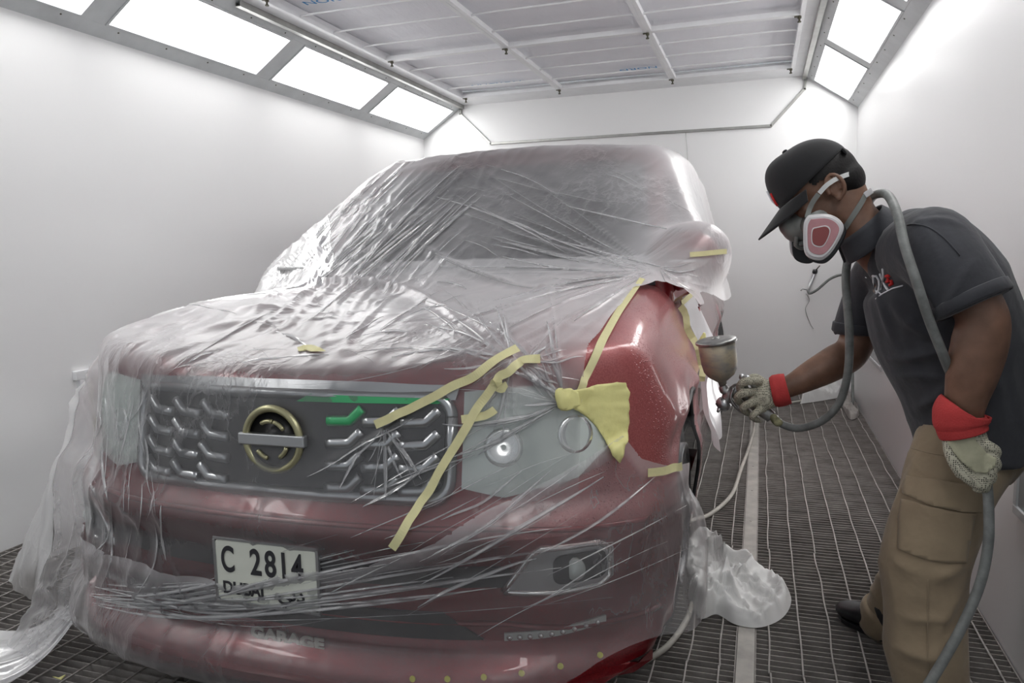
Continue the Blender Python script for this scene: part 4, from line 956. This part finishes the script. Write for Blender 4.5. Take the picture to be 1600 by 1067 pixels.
b.ball(m(1552, 494, 2.01), .034, 14, 10)
limb(b, [(m(1400, 420, 2.40), .07), (m(1375, 425, 2.47), .066), (m(1352, 480, 2.50), .056), (m(1334, 545, 2.50), .052), (m(1305, 566, 2.48), .053), (m(1270, 585, 2.45), .046), (m(1235, 603, 2.42), .034), (m(1205, 613, 2.41), .030)])
limb(b, [(m(1505, 700, 2.18), .10), (m(1478, 765, 2.14), .088), (m(1450, 850, 2.12), .070), (m(1448, 900, 2.12), .062), (m(1452, 980, 2.12), .060), (m(1458, 1060, 2.12), .048), (m(1460, 1110, 2.12), .042)])
limb(b, [(m(1500, 700, 2.38), .10), (m(1475, 765, 2.44), .085), (m(1440, 840, 2.52), .068), (m(1420, 900, 2.58), .058), (m(1395, 950, 2.63), .046), (m(1385, 972, 2.65), .042)])
body = b.build('body', M['skin'], man, smooth=True, remesh=.0075)
# ear (near side), the shell and its inner fold
for s_ in (1, -1):
    e = MB(); ring = [hp(-.028+.021*math.cos(a)-.004*math.sin(a), -.028+.033*math.sin(a)*(1 if math.sin(a) > 0 else .9), s_*(.080+.010*(math.cos(a) < 0)*abs(math.cos(a)))) for a in np.linspace(-.3, 2*math.pi-1.1, 26)]
    e.tube(ring, .0055, 8); e.tube([hp(-.028+.012*math.cos(a), -.024+.019*math.sin(a), s_*.081) for a in np.linspace(.2, 4.2, 16)], .0035, 6); e.ball(hp(-.028, -.028, s_*.074), (.022, .006, .032), 14, 8, RH); e.ball(hp(-.018, -.056, s_*.080), (.009, .006, .010), 10, 6, RH)
    e.build('ear', M['skin'], man, smooth=True, remesh=.0022)
eye = MB()
for s_ in (1, -1):
    q = MB().ball(hp(.079, -.008, s_*.031), .0125, 14, 10).build('eye', simple('eye_white', (.6, .57, .53), .2) if s_ == 1 else bpy.data.materials['eye_white'], man, smooth=True)
# hair: cap of short hair over the back of the head
h = MB(); h.ball(hp(-.018, .012), (.102, .083, .096), 26, 16, RH); h.ball(hp(-.066, -.026), (.052, .072, .056), 20, 12, RH)
hr = h.build('hair', M['hair'], man, smooth=True, remesh=.006)
bm = bmesh.new(); bm.from_mesh(hr.data); dl = [v for v in bm.verts if (np.array(v.co)-HC)@hf > .012+.25*((np.array(v.co)-HC)@hu) or (np.array(v.co)-HC)@hu < -.080 or ((np.array(v.co)-HC)@hf > -.045 and (np.array(v.co)-HC)@hu < .004)]
bmesh.ops.delete(bm, geom=dl, context='VERTS'); bm.to_mesh(hr.data); bm.free()
# cap: crown, brim, strap, button
n1, n2 = 36, 16; cv = []
for j in range(n2+1):
    ph = (math.pi/2)*(j/n2)
    for i in range(n1):
        th = 2*math.pi*i/n1; f_ = math.cos(th); r_ = math.cos(ph)**.82 if ph < 1.57 else 0; bulge = 1+.03*math.cos(6*th)*0
        cv.append(hp(-.002+.112*f_*r_+.012*math.sin(ph), .028+.103*math.sin(ph)**1.0-.016*f_*(1-math.sin(ph))+.012*max(0, f_)*math.sin(2*ph), .090*math.sin(th)*r_*bulge))
cp = mesh_obj('cap', np.array(cv), [(j*n1+i, j*n1+(i+1) % n1, (j+1)*n1+(i+1) % n1, (j+1)*n1+i) for j in range(n2) for i in range(n1)], M['cap'], man)
m_ = cp.modifiers.new('s', 'SOLIDIFY'); m_.thickness = .004; bake(cp); tag(cp, 'black baseball cap')
cv = []; nb = 20
for j in range(9):
    t_ = j/8
    for i in range(nb+1):
        a = math.radians(-72+144*i/nb); rx = .108+.098*t_*math.cos(a)**.6 if math.cos(a) > 0 else .106; cv.append(hp(-.002+rx*math.cos(a), .014-.034*t_*math.cos(a)-.020*abs(math.sin(a))**2*t_ - .002, (.087+.004*t_)*math.sin(a)))
br = mesh_obj('brim', np.array(cv), [(j*(nb+1)+i, j*(nb+1)+i+1, (j+1)*(nb+1)+i+1, (j+1)*(nb+1)+i) for j in range(8) for i in range(nb)], M['cap'], cp)
m_ = br.modifiers.new('s', 'SOLIDIFY'); m_.thickness = .004; bake(br)
MB().ball(hp(.008, .133), (.008, .008, .005), 12, 8, RH).build('cap_button', M['cap'], cp, smooth=True)
MB().tube([hp(-.105+.004*abs(k)/3, .034, .02*k) for k in range(-3, 4)], .010, 8, ell=.3, side=(.8, 0, .6)).build('cap_strap', M['cap'], cp, smooth=True)
M['logored'] = simple('red_thread', (.55, .02, .02), .8); M['logow'] = simple('white_thread', (.75, .75, .78), .8)
for k, mt in ((0, 'logow'), (1, 'logored')): MB().tube([hp(.108-.004*k, .055-.012*k+.02, .016+.01*k), hp(.113-.003*k, .045-.01*k, .018+.01*k), hp(.110, .024, .024)], .003, 6).build('cap_logo', M[mt], cp, smooth=True)
# polo shirt: torso, two sleeves, one garment
s = MB()
loft(s, [(1368, 376, YM, 40, .078), (1384, 382, YM, 54, .11), (1412, 392, YM, 74, .175), (1436, 412, YM, 92, .210), (1457, 450, YM, 103, .215), (1483, 525, YM, 107, .200), (1508, 600, YM, 96, .190), (1520, 650, YM, 90, .195), (1527, 704, YM, 84, .200)], 26)
limb(s, [(m(1430, 395, 2.19), .10), (m(1455, 388, 2.09), .098), (m(1482, 418, 2.03), .090), (m(1506, 452, 2.00), .084), (m(1521, 477, 1.99), .083)], 20)
limb(s, [(m(1405, 420, 2.40), .09), (m(1380, 425, 2.46), .082), (m(1356, 465, 2.50), .070), (m(1338, 512, 2.50), .064), (m(1336, 522, 2.50), .062)], 20)
sh = s.build('polo_shirt', M['shirt'], man, smooth=True, remesh=.008)
def wrinkle(o, fs, amp=.006, scl=(9, 6, 9), seed=5, per=None):
    n_ = len(o.data.vertices); co_ = np.empty(n_*3); o.data.vertices.foreach_get('co', co_); co_ = co_.reshape(-1, 3); no = np.empty(n_*3); o.data.vertices.foreach_get('normal', no); no = no.reshape(-1, 3)
    d = amp*((1-abs(vnoise(co_*np.array(scl)+vnoise(co_*3, seed)[:, None], seed)))**2.5-.35)
    for P_, a_, w_ in fs:
        best = np.full(n_, 9.); tp = np.zeros(n_)
        for k in range(len(P_)-1):
            A, B = P_[k], P_[k+1]; ab = B-A; t_ = np.clip(((co_-A)@ab)/(ab@ab+1e-12), 0, 1); dd = np.linalg.norm(co_-A-t_[:, None]*ab, axis=1); mm = dd < best; best[mm] = dd[mm]; tp[mm] = (k+t_[mm])/(len(P_)-1)
        d += a_*np.exp(-(best/w_)**1.6)*np.sin(math.pi*np.clip(tp, .03, .97))**.6
    co_ += no*d[:, None]; o.data.vertices.foreach_set('co', co_.ravel()); o.data.update()
def bvh(*os): 
    bpy.context.view_layer.update(); return [BVHTree.FromPolygons([v.co[:] for v in o.data.vertices], [p.vertices[:] for p in o.data.polygons]) for o in os]
def on(o_b, pts, n=10):
    r = [surf_px(q, 0, o_b) for q in bez(pts, n)]; return np.array([v[0] for v in r if v is not None])
bs = bvh(sh); F_ = []
for pts, a_, w_ in (([(1390, 470), (1430, 520), (1480, 530)], .012, .016), ([(1385, 560), (1440, 560), (1490, 540)], .014, .014), ([(1395, 590), (1450, 580), (1500, 600)], .010, .014), ([(1425, 640), (1480, 620), (1490, 590)], .014, .014), ([(1440, 670), (1480, 650), (1500, 640)], .008, .012),
    ([(1430, 340), (1460, 370), (1470, 420)], .006, .010), ([(1530, 400), (1500, 440), (1478, 480)], .008, .012), ([(1400, 400), (1440, 430), (1470, 490)], .010, .012), ([(1540, 560), (1570, 600), (1560, 680)], .010, .014), ([(1370, 430), (1375, 480), (1400, 540)], .010, .014), ([(1420, 355), (1460, 335), (1500, 350)], .005, .010)):
    P_ = on(bs, pts)
    if len(P_) > 3: F_.append((P_, a_, w_))
wrinkle(sh, F_, .005)
bs = bvh(sh)
# hems, collar, placket, logo
def ring_tube(o, c, ax, rr_, w, name, mat, parent): pass
for nm, c, d_, r_ in (('sleeve_hem', m(1521, 477, 1.99), m(1521, 477, 1.99)-m(1506, 452, 2.00), .0845), ('sleeve_hem', m(1336, 520, 2.50), m(1336, 522, 2.50)-m(1338, 508, 2.50), .0635)):
    d_ = d_/np.linalg.norm(d_); MB().tube([c-d_*.028, c-d_*.026, c-d_*.004, c+d_*.0], [r_*.985, r_*1.03, r_*1.035, r_*.985], 32, cap=False).build(nm, M['shirt'], sh, smooth=True, solid=.004)
cl = MB(); ca = m(1352, 366)*.5+m(1372, 378)*.5; cd = m(1320, 330)-m(1372, 385); cd /= np.linalg.norm(cd)
cs = np.cross(cd, [0, 1, 0]); cs /= np.linalg.norm(cs)
cv = []; nk_ = 40
for j in range(6):
    t_ = j/5
    for i in range(nk_+1):
        a = math.radians(20+320*i/nk_)                     # open at the throat
        r_ = (.072+.022*t_); lift = .052*(1-t_)-.010*t_
        cv.append(ca+cd*(lift+.008*math.sin(a))+(-cs*math.cos(a)*r_*1.05*(-1)+np.array([0, 1, 0])*math.sin(a)*r_*1.05))
co2 = mesh_obj('collar', np.array(cv), [(j*(nk_+1)+i, j*(nk_+1)+i+1, (j+1)*(nk_+1)+i+1, (j+1)*(nk_+1)+i) for j in range(5) for i in range(nk_)], M['shirt'], sh)
m_ = co2.modifiers.new('s', 'SOLIDIFY'); m_.thickness = .005; bake(co2)
px_patch('collar_flap', [(1316, 404), (1334, 378), (1350, 372), (1352, 384), (1338, 402), (1326, 410)], M['shirt'], .012, .004, 6, bs, sh)
def stroke(pts, r, mat, name, bv, parent, off=.0015, n=10):
    P_ = [surf_px(q, off, bv) for q in pts]; P_ = [v[0] for v in P_ if v is not None]
    if len(P_) > 1: return MB().tube(P_, r, 6).build(name, mat, parent, smooth=True)
lg = lambda L_, r, mat: stroke(L_, r, M[mat], 'shirt_logo', bs, sh)
lg([(1365, 432), (1366, 440), (1368, 450), (1371, 458)], .0032, 'logow'); lg([(1364, 431), (1370, 431), (1374, 437), (1375, 446), (1373, 455), (1370, 459)], .0032, 'logow'); lg([(1371, 455), (1377, 460)], .002, 'logow')
lg([(1376, 428), (1380, 438), (1384, 447), (1388, 453)], .0034, 'logow'); lg([(1380, 420), (1381, 432), (1379, 443), (1377, 453)], .003, 'logow')
lg([(1385, 431), (1389, 430), (1391, 432)], .0042, 'logored'); lg([(1388, 434), (1390, 438), (1386, 440)], .0042, 'logored'); lg([(1393, 437), (1395, 443), (1391, 446)], .004, 'logored')
lg([(1369, 467), (1380, 459), (1395, 451), (1411, 446)], .0019, 'logow')
lg([(1353, 433), (1355, 434)], .0015, 'logow')
# seams
for pts in ([(1418, 352), (1440, 345), (1470, 360), (1500, 400)],): stroke(bez(pts, 12), .0016, M['shirt'], 'seam', bs, sh)
# trousers
k_ = MB()
loft(k_, [(1520, 668, YM, 74, .165), (1512, 700, YM, 76, .175), (1500, 735, 2.26, 64, .16)], 22)
loft(k_, [(1508, 700, 2.19, 74, .105), (1482, 762, 2.14, 66, .10), (1461, 820, 2.12, 65, .10), (1444, 880, 2.11, 63, .098), (1445, 950, 2.11, 60, .095), (1447, 1016, 2.11, 59, .092), (1453, 1067, 2.11, 54, .088), (1455, 1092, 2.11, 52, .086)], 22)
loft(k_, [(1502, 700, 2.37, 66, .10), (1472, 765, 2.43, 54, .095), (1444, 830, 2.50, 48, .092), (1425, 890, 2.57, 42, .088), (1404, 930, 2.61, 38, .082), (1388, 958, 2.63, 37, .078)], 22)
tr_ = k_.build('trousers', M['khaki'], man, smooth=True, remesh=.008); bt = bvh(tr_); F_ = []
for pts, a_, w_ in (([(1400, 1010), (1440, 1030), (1480, 1020)], .016, .018), ([(1405, 960), (1440, 975), (1490, 960)], .010, .015), ([(1505, 880), (1480, 900), (1450, 905)], .012, .016), ([(1500, 930), (1480, 950), (1460, 1000)], .010, .014), ([(1395, 870), (1410, 890), (1440, 895)], .008, .014), ([(1420, 700), (1430, 730), (1460, 750)], .007, .014), ([(1500, 985), (1470, 1000), (1440, 1050)], .010, .016)):
    P_ = on(bt, pts)
    if len(P_) > 3: F_.append((P_, a_, w_))
wrinkle(tr_, F_, .008, (7, 7, 5), 8); bt = bvh(tr_)
px_patch('pocket_flap', [(1412, 762), (1420, 742), (1480, 752), (1536, 760), (1533, 800), (1500, 799), (1450, 788), (1412, 772)], M['khaki'], .007, .004, 8, bt, tr_)
px_patch('cargo_pocket', [(1410, 778), (1450, 790), (1500, 800), (1524, 801), (1514, 850), (1508, 880), (1480, 880), (1440, 872), (1403, 858), (1404, 810)], M['khaki'], .004, .003, 8, bt, tr_)
for pts in ([(1450, 905), (1448, 980), (1450, 1060)], [(1425, 700), (1470, 716), (1520, 712)]): stroke(bez(pts, 16), .0013, M['khaki'], 'seam', bt, tr_)
MB().tube([m(1391, 950, 2.625), m(1388, 957, 2.63), m(1379, 974, 2.645), m(1377, 978, 2.65)], [.074, .082, .080, .072], 24, ell=1.05, cap=False, side=(0, 1, 0)).build('turn_up', M['khaki'], tr_, smooth=True, solid=.004)
# shoes
def shoe(toe, heel, name, w=.05, label=None):
    toe = np.array(toe, float); heel = np.array(heel, float); d = toe-heel; L_ = np.linalg.norm(d); d /= L_; sd = np.array([-d[1], d[0], 0]); z = np.array([0, 0, 1.])
    prof = [(-.02, .030, .040, .05), (.03, .040, .058, .062), (.25, .043, .052, .060), (.45, .045, .040, .044), (.65, .052, .033, .036), (.85, .050, .028, .030), (.97, .036, .022, .024), (1.02, .016, .014, .016)]
    C_ = cr([heel+d*L_*a+z*(h+.012) for a, ww, h, tt in prof], 5); R_ = cr([[tt if 0 else h, ww, 0] for a, ww, h, tt in prof], 5)
    mb = MB().tube(C_, R_[:, 0], 18, ell=R_[:, 1]/R_[:, 0], side=sd); mb.tube([heel+d*.035+z*.05, heel+d*.04+z*.12], [.044, .046], 16)
    o = mb.build('shoe', M['boot'], man, smooth=True, remesh=.005)
    so = MB(); k = 28; ol = []
    for q in range(k):
        a = 2*math.pi*q/k; t_ = .5+.53*math.cos(a); wd = np.interp(t_, [-.03, .2, .45, .8, 1.03], [.030, .043, .040, .052, .028]); ol.append(heel+d*L_*t_+sd*wd*math.copysign(abs(math.sin(a))**.6, math.sin(a)))
    so.add([p+z*zz for zz in (.003, .020) for p in ol], [tuple(range(k)), tuple(range(k, 2*k))]+[(q, (q+1) % k, k+(q+1) % k, k+q) for q in range(k)]); so.build('sole', M['blk'], o, bevel=.002)
    for q in range(4): MB().tube([heel+d*L_*(.40+.07*q)+z*(.088-.011*q)+sd*x_ for x_ in (-.022, 0, .022)], .0028, 6).build('lace', M['blk'], o, smooth=True)
shoe(at(1314, 962, 2, .0), at(1398, 1012, 2, 0)+np.array([.01, .02, 0]), 'shoe')
fn_ = np.append(m(1460, 1110, 2.12)[:2], 0); shoe(fn_+np.array([-.20, .0, 0]), fn_+np.array([.07, .0, 0]), 'shoe')
# gloves -------------------------------------------------------------
def finger(mb, pts, r=.0115): 
    P_ = cr(pts, 5); mb.tube(P_, np.interp(np.linspace(0, 1, len(P_)), [0, .85, 1], [r*1.08, r*.92, r*.55]), 12)
# right hand: wrapped round the gun handle
GY = 2.41
g = MB(); q = lambda x, y, d=0.: m(x, y, GY+d)
g.tube(cr([q(1222, 608), q(1205, 612), q(1190, 616), q(1176, 618)], 5), np.interp(np.linspace(0, 1, 16), [0, .4, 1], [.037, .040, .034]), 18, ell=.72, side=(0, 1, 0))
g.ball(q(1192, 622, -.01), (.045, .030, .038), 18, 12)
for k, (bx, by, kx, ky, tx, ty) in enumerate(((1188, 596, 1160, 598, 1158, 614), (1182, 612, 1154, 618, 1158, 632), (1186, 626, 1162, 636, 1172, 648), (1194, 638, 1176, 650, 1188, 658))):
    finger(g, [q(bx, by, -.015), q((bx+kx)/2, (by+ky)/2-2, -.038), q(kx, ky, -.040), q((kx+tx)/2-3, (ky+ty)/2, -.020), q(tx, ty, .012)], .0125 if k < 3 else .011)
finger(g, [q(1196, 600, .02), q(1180, 590, .035), q(1166, 596, .035), q(1158, 606, .03)], .013)
gl1 = g.build('glove', M['grip'], man, smooth=True, remesh=.0028); tag(gl1, 'dirty dotted knit glove on the gun hand')
def cuff(o, pts, rads, ell_=.95, n=48):
    P_ = cr(pts, 6); R_ = np.interp(np.linspace(0, 1, len(P_)), np.linspace(0, 1, len(rads)), rads); mb = MB().tube(P_, R_, n, ell=ell_, side=(0, 1, 0), cap=False)
    for i in range(len(mb.v)):
        k = i % n; c = P_[i//n]; v = np.array(mb.v[i])-c; mb.v[i] = tuple(c+v*(1+.025*(k % 2)))
    return mb.build('cuff', M['redknit'], o, smooth=True, solid=.003)
cuff(gl1, [q(1206, 612), q(1212, 611), q(1222, 609), q(1231, 607)], [.041, .047, .047, .044]); 
# left hand: hangs by the thigh, thumb forward, hose through the fist
g = MB(); LY = 1.985; q = lambda x, y, d=0.: m(x, y, LY+d)
g.tube(cr([q(1504, 668), q(1508, 690), q(1514, 715), q(1524, 738)], 5), np.interp(np.linspace(0, 1, 16), [0, .5, 1], [.045, .050, .042]), 18, ell=.62, side=(0, 1, 0))
finger(g, [q(1484, 690, -.01), q(1488, 715, -.022), q(1502, 738, -.026), q(1522, 754, -.024), q(1540, 764, -.018)], .0135)     # thumb, along the front
for k, (a, b_, c, d_) in enumerate((((1528, 690), (1546, 698), (1556, 706), (1548, 718)), ((1530, 704), (1550, 716), (1556, 728), (1544, 736)), ((1528, 718), (1546, 734), (1548, 748), (1536, 752)), ((1522, 730), (1538, 748), (1540, 762), (1530, 764)))):
    finger(g, [q(*a, -.004), q(*b_, -.018), q(*c, -.006), q(*d_, .022), q(d_[0]-10, d_[1]-2, .034)], .0125 if k < 3 else .011)
gl2 = g.build('glove', M['grip'], man, smooth=True, remesh=.003); tag(gl2, 'cream and dotted knit glove on the hanging hand')
bg = bvh(gl2); px_patch('palm_panel', [(1479, 688), (1500, 682), (1520, 676), (1526, 692), (1540, 706), (1556, 716), (1554, 728), (1540, 740), (1522, 736), (1500, 722), (1490, 708)], M['palm'], .0035, .003, 5, bg, gl2)
cuff(gl2, [q(1506, 678), q(1503, 668), q(1501, 655), q(1502, 646)], [.050, .052, .053, .049], .80, 56)
cuff(gl2, [q(1505, 672), q(1502, 660), q(1503, 645), q(1506, 640)], [.046, .057, .059, .057], .80, 56)

# ---------------------------------------------------------------- respirator (worn on the face)
M['rgrey'] = simple('grey_rubber', (.20, .21, .20), .5, var=.1); M['rwhite'] = simple('white_translucent_plastic', (.62, .61, .62), .3, coat=.3); M['pink'] = simple('pink_filter_pad', (.44, .22, .24), .7, var=.12, nscale=30); M['mar'] = simple('maroon_filter_pad', (.23, .055, .055), .6)
M['strap'] = simple('grey_elastic_strap', (.17, .18, .17), .8); M['strapw'] = simple('light_grey_strap', (.55, .56, .56), .6)
rs = thing('respirator', 'grey half-mask respirator with white and pink side filters on the man', 'respirator', tuple(hp(.10, -.08)))
fp_ = MB(); fp_.ball(hp(.088, -.062), (.046, .050, .046), 22, 14, RH); fp_.ball(hp(.112, -.055), (.034, .040, .038), 18, 12, RH); fp_.ball(hp(.118, -.040), (.028, .034, .030), 18, 12, RH)
fp_.build('facepiece', M['rgrey'], rs, smooth=True, remesh=.004)
MB().lathe([(.020, 0), (.021, .010), (.017, .015), (.006, .017)], hp(.118, -.092, .004), hf*.5-hu, 20).build('exhale_valve', M['rgrey'], rs, smooth=True)
MB().tube(cr([hp(.12, -.075, .03), hp(.135, -.095, .02), hp(.125, -.112, .012), hp(.105, -.105, .018)], 4), .006, 8).build('clip', M['rgrey'], rs, smooth=True)
def px_plane(pts, y): return [m(a, b_, y) for a, b_ in pts]
outer = [(1262, 336), (1290, 334), (1308, 340), (1318, 352), (1316, 366), (1304, 388), (1292, 402), (1281, 407), (1266, 404), (1257, 394), (1255, 370), (1256, 348)]
def scaled(pts, f_, c=(1285, 366)): return [(c[0]+(a-c[0])*f_, c[1]+(b_-c[1])*f_) for a, b_ in pts]
def slab(name, pts, y0, y1, mat, parent, bev=.004):
    L_ = cr(np.array([[a, b_, 0] for a, b_ in pts+pts[:1]]), 4)[:-1]; n_ = len(L_); mb = MB(); mb.add([m(a, b_, y0) for a, b_, _ in L_]+[m(a, b_, y1) for a, b_, _ in L_], [tuple(range(n_)), tuple(range(n_, 2*n_))]+[(i, (i+1) % n_, n_+(i+1) % n_, n_+i) for i in range(n_)])
    return mb.build(name, mat, parent, bevel=bev, smooth=False)
fy = YM-.115
for s_ in (1, -1):
    yy = lambda d: YM-s_*(.115+d) if s_ == 1 else YM+.075+d
    dx = 0 if s_ == 1 else -22
    sh_ = lambda P_: [(a+dx, b_) for a, b_ in P_]
    fi = slab('filter', sh_(outer), yy(-.024), yy(0), M['rwhite'], rs, .006)
    slab('filter_rim', sh_(scaled(outer, .90)), yy(.0), yy(.005), M['rwhite'], fi, .002)
    slab('filter_pad', sh_(scaled(outer, .78)), yy(.004), yy(.0065), M['pink'], fi, .001)
    inn_ = [(1277, 356), (1290, 354), (1296, 360), (1293, 372), (1286, 383), (1277, 384), (1270, 379), (1269, 366), (1271, 358)]
    slab('inner_rim', sh_(scaled(inn_, 1.12, (1282, 368))), yy(.006), yy(.0075), M['rwhite'], fi, .001); slab('inner_pad', sh_(inn_), yy(.007), yy(.0085), M['mar'], fi, .001)
    slab('filter_back', sh_([(a+4, b_+5) for a, b_ in outer]), yy(-.034), yy(-.022), M['blk'], fi, .003)
    MB().tube([hp(.08, -.07, s_*.03), hp(.05, -.075, s_*.09)], [.028, .026], 16).build('filter_mount', M['rgrey'], rs, smooth=True)
def band(pts, w, mat, name, nrm=None, parent=rs):
    P_ = cr(pts, 6); N_ = []
    for p in P_:
        v = p-HC; v = v-(v@np.array([0, 0, 0])); N_.append(v/np.linalg.norm(v))
    return strip_mesh(P_, N_, w, .002).build(name, mat, parent)
bh = bvh(body, cp, hr, sh)
def band_px(px, w, mat, off=.004, parent=rs, name='strap'):
    q_ = cr(np.array([[a, b_, 0] for a, b_ in px]), 6); r = [surf_px((a, b_), off, bh) for a, b_, _ in q_]; r = [v for v in r if v is not None]
    P_ = np.array([v[0] for v in r]); N_ = np.array([v[1] for v in r])
    for _ in range(8): P_[1:-1] = (P_[:-2]+2*P_[1:-1]+P_[2:])/4; N_[1:-1] = (N_[:-2]+2*N_[1:-1]+N_[2:])/4
    N_ /= np.linalg.norm(N_, axis=1)[:, None]; return strip_mesh(P_, N_, w, .002).build(name, mat, parent)
def side_band(px, w, mat, name='strap'):
    P_ = cr([m(a, b_, YM-d) for a, b_, d in px], 6); return strip_mesh(P_, np.tile(hs, (len(P_), 1)), w, .002).build(name, mat, rs)
side_band([(1330, 271, .062), (1318, 275, .078), (1304, 281, .092), (1291, 290, .096), (1280, 302, .094)], .012, M['strapw'])
side_band([(1279, 303, .094), (1271, 314, .090), (1265, 326, .086), (1261, 340, .092)], .013, M['strap'])
band_px([(1352, 302), (1343, 320), (1331, 340), (1320, 358)], .014, M['strap'])
MB().box((-.011, -.002, -.008), (.011, .004, .008), lambda p: surf_px((1351, 304), .012, bh)[0]+hf*0+np.array([p[0]*.8-p[2]*.5, p[1], p[0]*.6+p[2]*.85])).build('buckle', M['rwhite'], rs, bevel=.002)

# ---------------------------------------------------------------- spray gun
M['gun'] = simple('paint_stained_steel', (.36, .36, .35), .34, .85, var=.35, nscale=40, bump=.4, bscale=60, bdist=.003); 
t = NT('stained_paint_cup'); t.set(Roughness=.5, Metallic=.2); t.l(t.ramp(t.noise(13, 5, .6, (1, 1, 2)), [(.25, (.12, .15, .18)), (.45, (.30, .28, .24)), (.6, (.42, .36, .26)), (.75, (.20, .21, .22))]), t.b.inputs['Base Color']); M['cup'] = t.m
gun = thing('spray_gun', 'gravity-feed spray gun with stained grey cup in the gloved hand', 'spray gun', tuple(m(1165, 625, GY)))
gq = lambda x, y, d=0.: m(x, y, GY+d)
ax = gq(1119, 528)-gq(1129, 600); ax[1] = -.01; L_ = np.linalg.norm(ax); ax = ax/L_; cb = gq(1129, 602)
s1 = sc(1120, 560, GY)
cupo = MB().lathe([(.010, 0), (.013, .012), (.022, .018), (.040, .032), (.050, .048), (.0545, .075), (.056, L_*.93), (.053, L_*.94), (.051, .078), (.04, .045), (.0, .04)], cb, ax, 40).build('paint_cup', M['cup'], gun, smooth=True)
MB().lathe([(.0, L_*.93), (.060, L_*.93), (.063, L_*.945), (.063, L_*.985), (.059, L_*1.01), (.040, L_*1.03), (.012, L_*1.035), (.010, L_*1.06), (.0, L_*1.065)], cb, ax, 40).build('cup_lid', M['gun'], cupo, smooth=True, bevel=.001)
gb = MB(); gb.tube([gq(1129, 602), gq(1133, 612)], [.014, .016], 14); nz = gq(1128, 634, -.005); no_ = gq(1143, 616)
gb.tube([gq(1168, 600), gq(1152, 607), gq(1140, 617), gq(1134, 626)], [.012, .018, .020, .018], 14); gb.tube([gq(1150, 606), gq(1166, 616), gq(1184, 636), gq(1206, 652)], [.016, .014, .014, .013], 12, ell=1.5, side=(0, 0, 1))
gb.tube([gq(1160, 598), gq(1168, 588), gq(1170, 590)], [.007, .006, .008], 8)
gb.build('gun_body', M['gun'], gun, smooth=True, remesh=.003)
da = nz-no_; da /= np.linalg.norm(da)
MB().lathe([(.012, 0), (.021, .002), (.0235, .010), (.0235, .022), (.020, .026), (.019, .030), (.014, .032), (.007, .034), (.006, .040), (.0, .041)], nz-da*.022, da, 28).build('air_cap', M['satin'], gun, smooth=True)
for s_ in (1, -1): MB().lathe([(.006, 0), (.005, .012), (.002, .014)], nz+da*.008+np.array([0, s_*.014, 0]), da, 10).build('cap_horn', M['satin'], gun, smooth=True)
MB().tube(cr([gq(1146, 606, -.02), gq(1142, 622, -.022), gq(1150, 636, -.02), gq(1160, 644, -.015)], 5), .005, 8, ell=1.8, side=(0, 1, 0)).build('trigger', M['gun'], gun, smooth=True)
for (a, b_, d_) in ((1158, 592, -.01), (1166, 594, .0), (1176, 604, -.02)): MB().lathe([(.007, 0), (.0085, .003), (.0085, .012), (.006, .015)], gq(a, b_, d_), (.3, -.2, 1), 14).build('adjusting_knob', M['satin'], gun, smooth=True)
MB().lathe([(.010, 0), (.012, .004), (.012, .018), (.009, .022), (.009, .032)], gq(1204, 650), gq(1216, 657)-gq(1204, 650), 16).build('hose_fitting', M['satin'], gun, smooth=True)
tp_ = MB()
for k in range(5): tp_.ball(gq(1209+2*k, 652+2*k+(k % 2)*3, .004*(k % 3)-.012), (.013, .012, .011), 9, 6)
tp_.build('tape_wrap', M['paper'] if 0 else simple('dirty_tape_wrap', (.30, .29, .17), .8, var=.5, nscale=60), gun, smooth=True, remesh=.003)
# the hose: gun, round the neck, down the back of the near arm, through the left hand to the floor
hpts = [gq(1212, 655), gq(1225, 664), m(1250, 669, 2.40), m(1285, 657, 2.38), m(1312, 628, 2.36), m(1325, 580, 2.34), m(1327, 520, 2.33), m(1323, 465, 2.34), m(1322, 425, 2.36), m(1330, 385, 2.42), m(1345, 340, 2.43), m(1360, 312, 2.36), m(1372, 303, 2.26), m(1388, 306, 2.16), m(1402, 335, 2.05), m(1414, 385, 1.985), m(1432, 440, 1.95), m(1452, 500, 1.965), m(1478, 565, 1.99), m(1500, 620, 2.06), m(1520, 680, 2.05), m(1538, 730, 2.01), m(1543, 765, 1.99), m(1545, 800, 1.97), m(1544, 850, 1.95), m(1532, 910, 1.93), m(1505, 975, 1.90), m(1472, 1035, 1.86), m(1440, 1085, 1.80), m(1400, 1130, 1.74)]
C_ = cr(hpts, 8); C_[:, 2] = np.maximum(C_[:, 2], .015)
ho = MB().tube(C_, .0115, 12).build('air_hose', M['hose'], smooth=True); tag(ho, "grey air hose from the spray gun round the man's neck and through his left hand", 'hose')
# fine paint mist leaving the gun
mv = NT('paint_mist'); mv.t.nodes.remove(mv.b); pv = mv.n('ShaderNodeVolumePrincipled'); pv.inputs['Color'].default_value = (.8, .78, .78, 1); gr_ = mv.n('ShaderNodeTexNoise', Scale=9.); mv.l(mv.coord(), gr_.inputs['Vector'])
mv.l(mv.math('MULTIPLY', gr_.outputs['Fac'], 2.4), pv.inputs['Density']); mv.l(pv.outputs[0], mv.o.inputs['Volume'])
e0 = nz+da*.02; e1 = gq(1092, 690, .06); dd = e1-e0; Ld = np.linalg.norm(dd)
mo = MB().lathe([(.004, 0), (.03, Ld*.3), (.075, Ld*.7), (.09, Ld*.95), (.06, Ld*1.1), (.0, Ld*1.15)], e0, dd, 24).build('paint_mist', mv.m, smooth=True)
tag(mo, 'faint grey paint mist spreading from the gun nozzle to the fender', 'mist', kind='stuff')
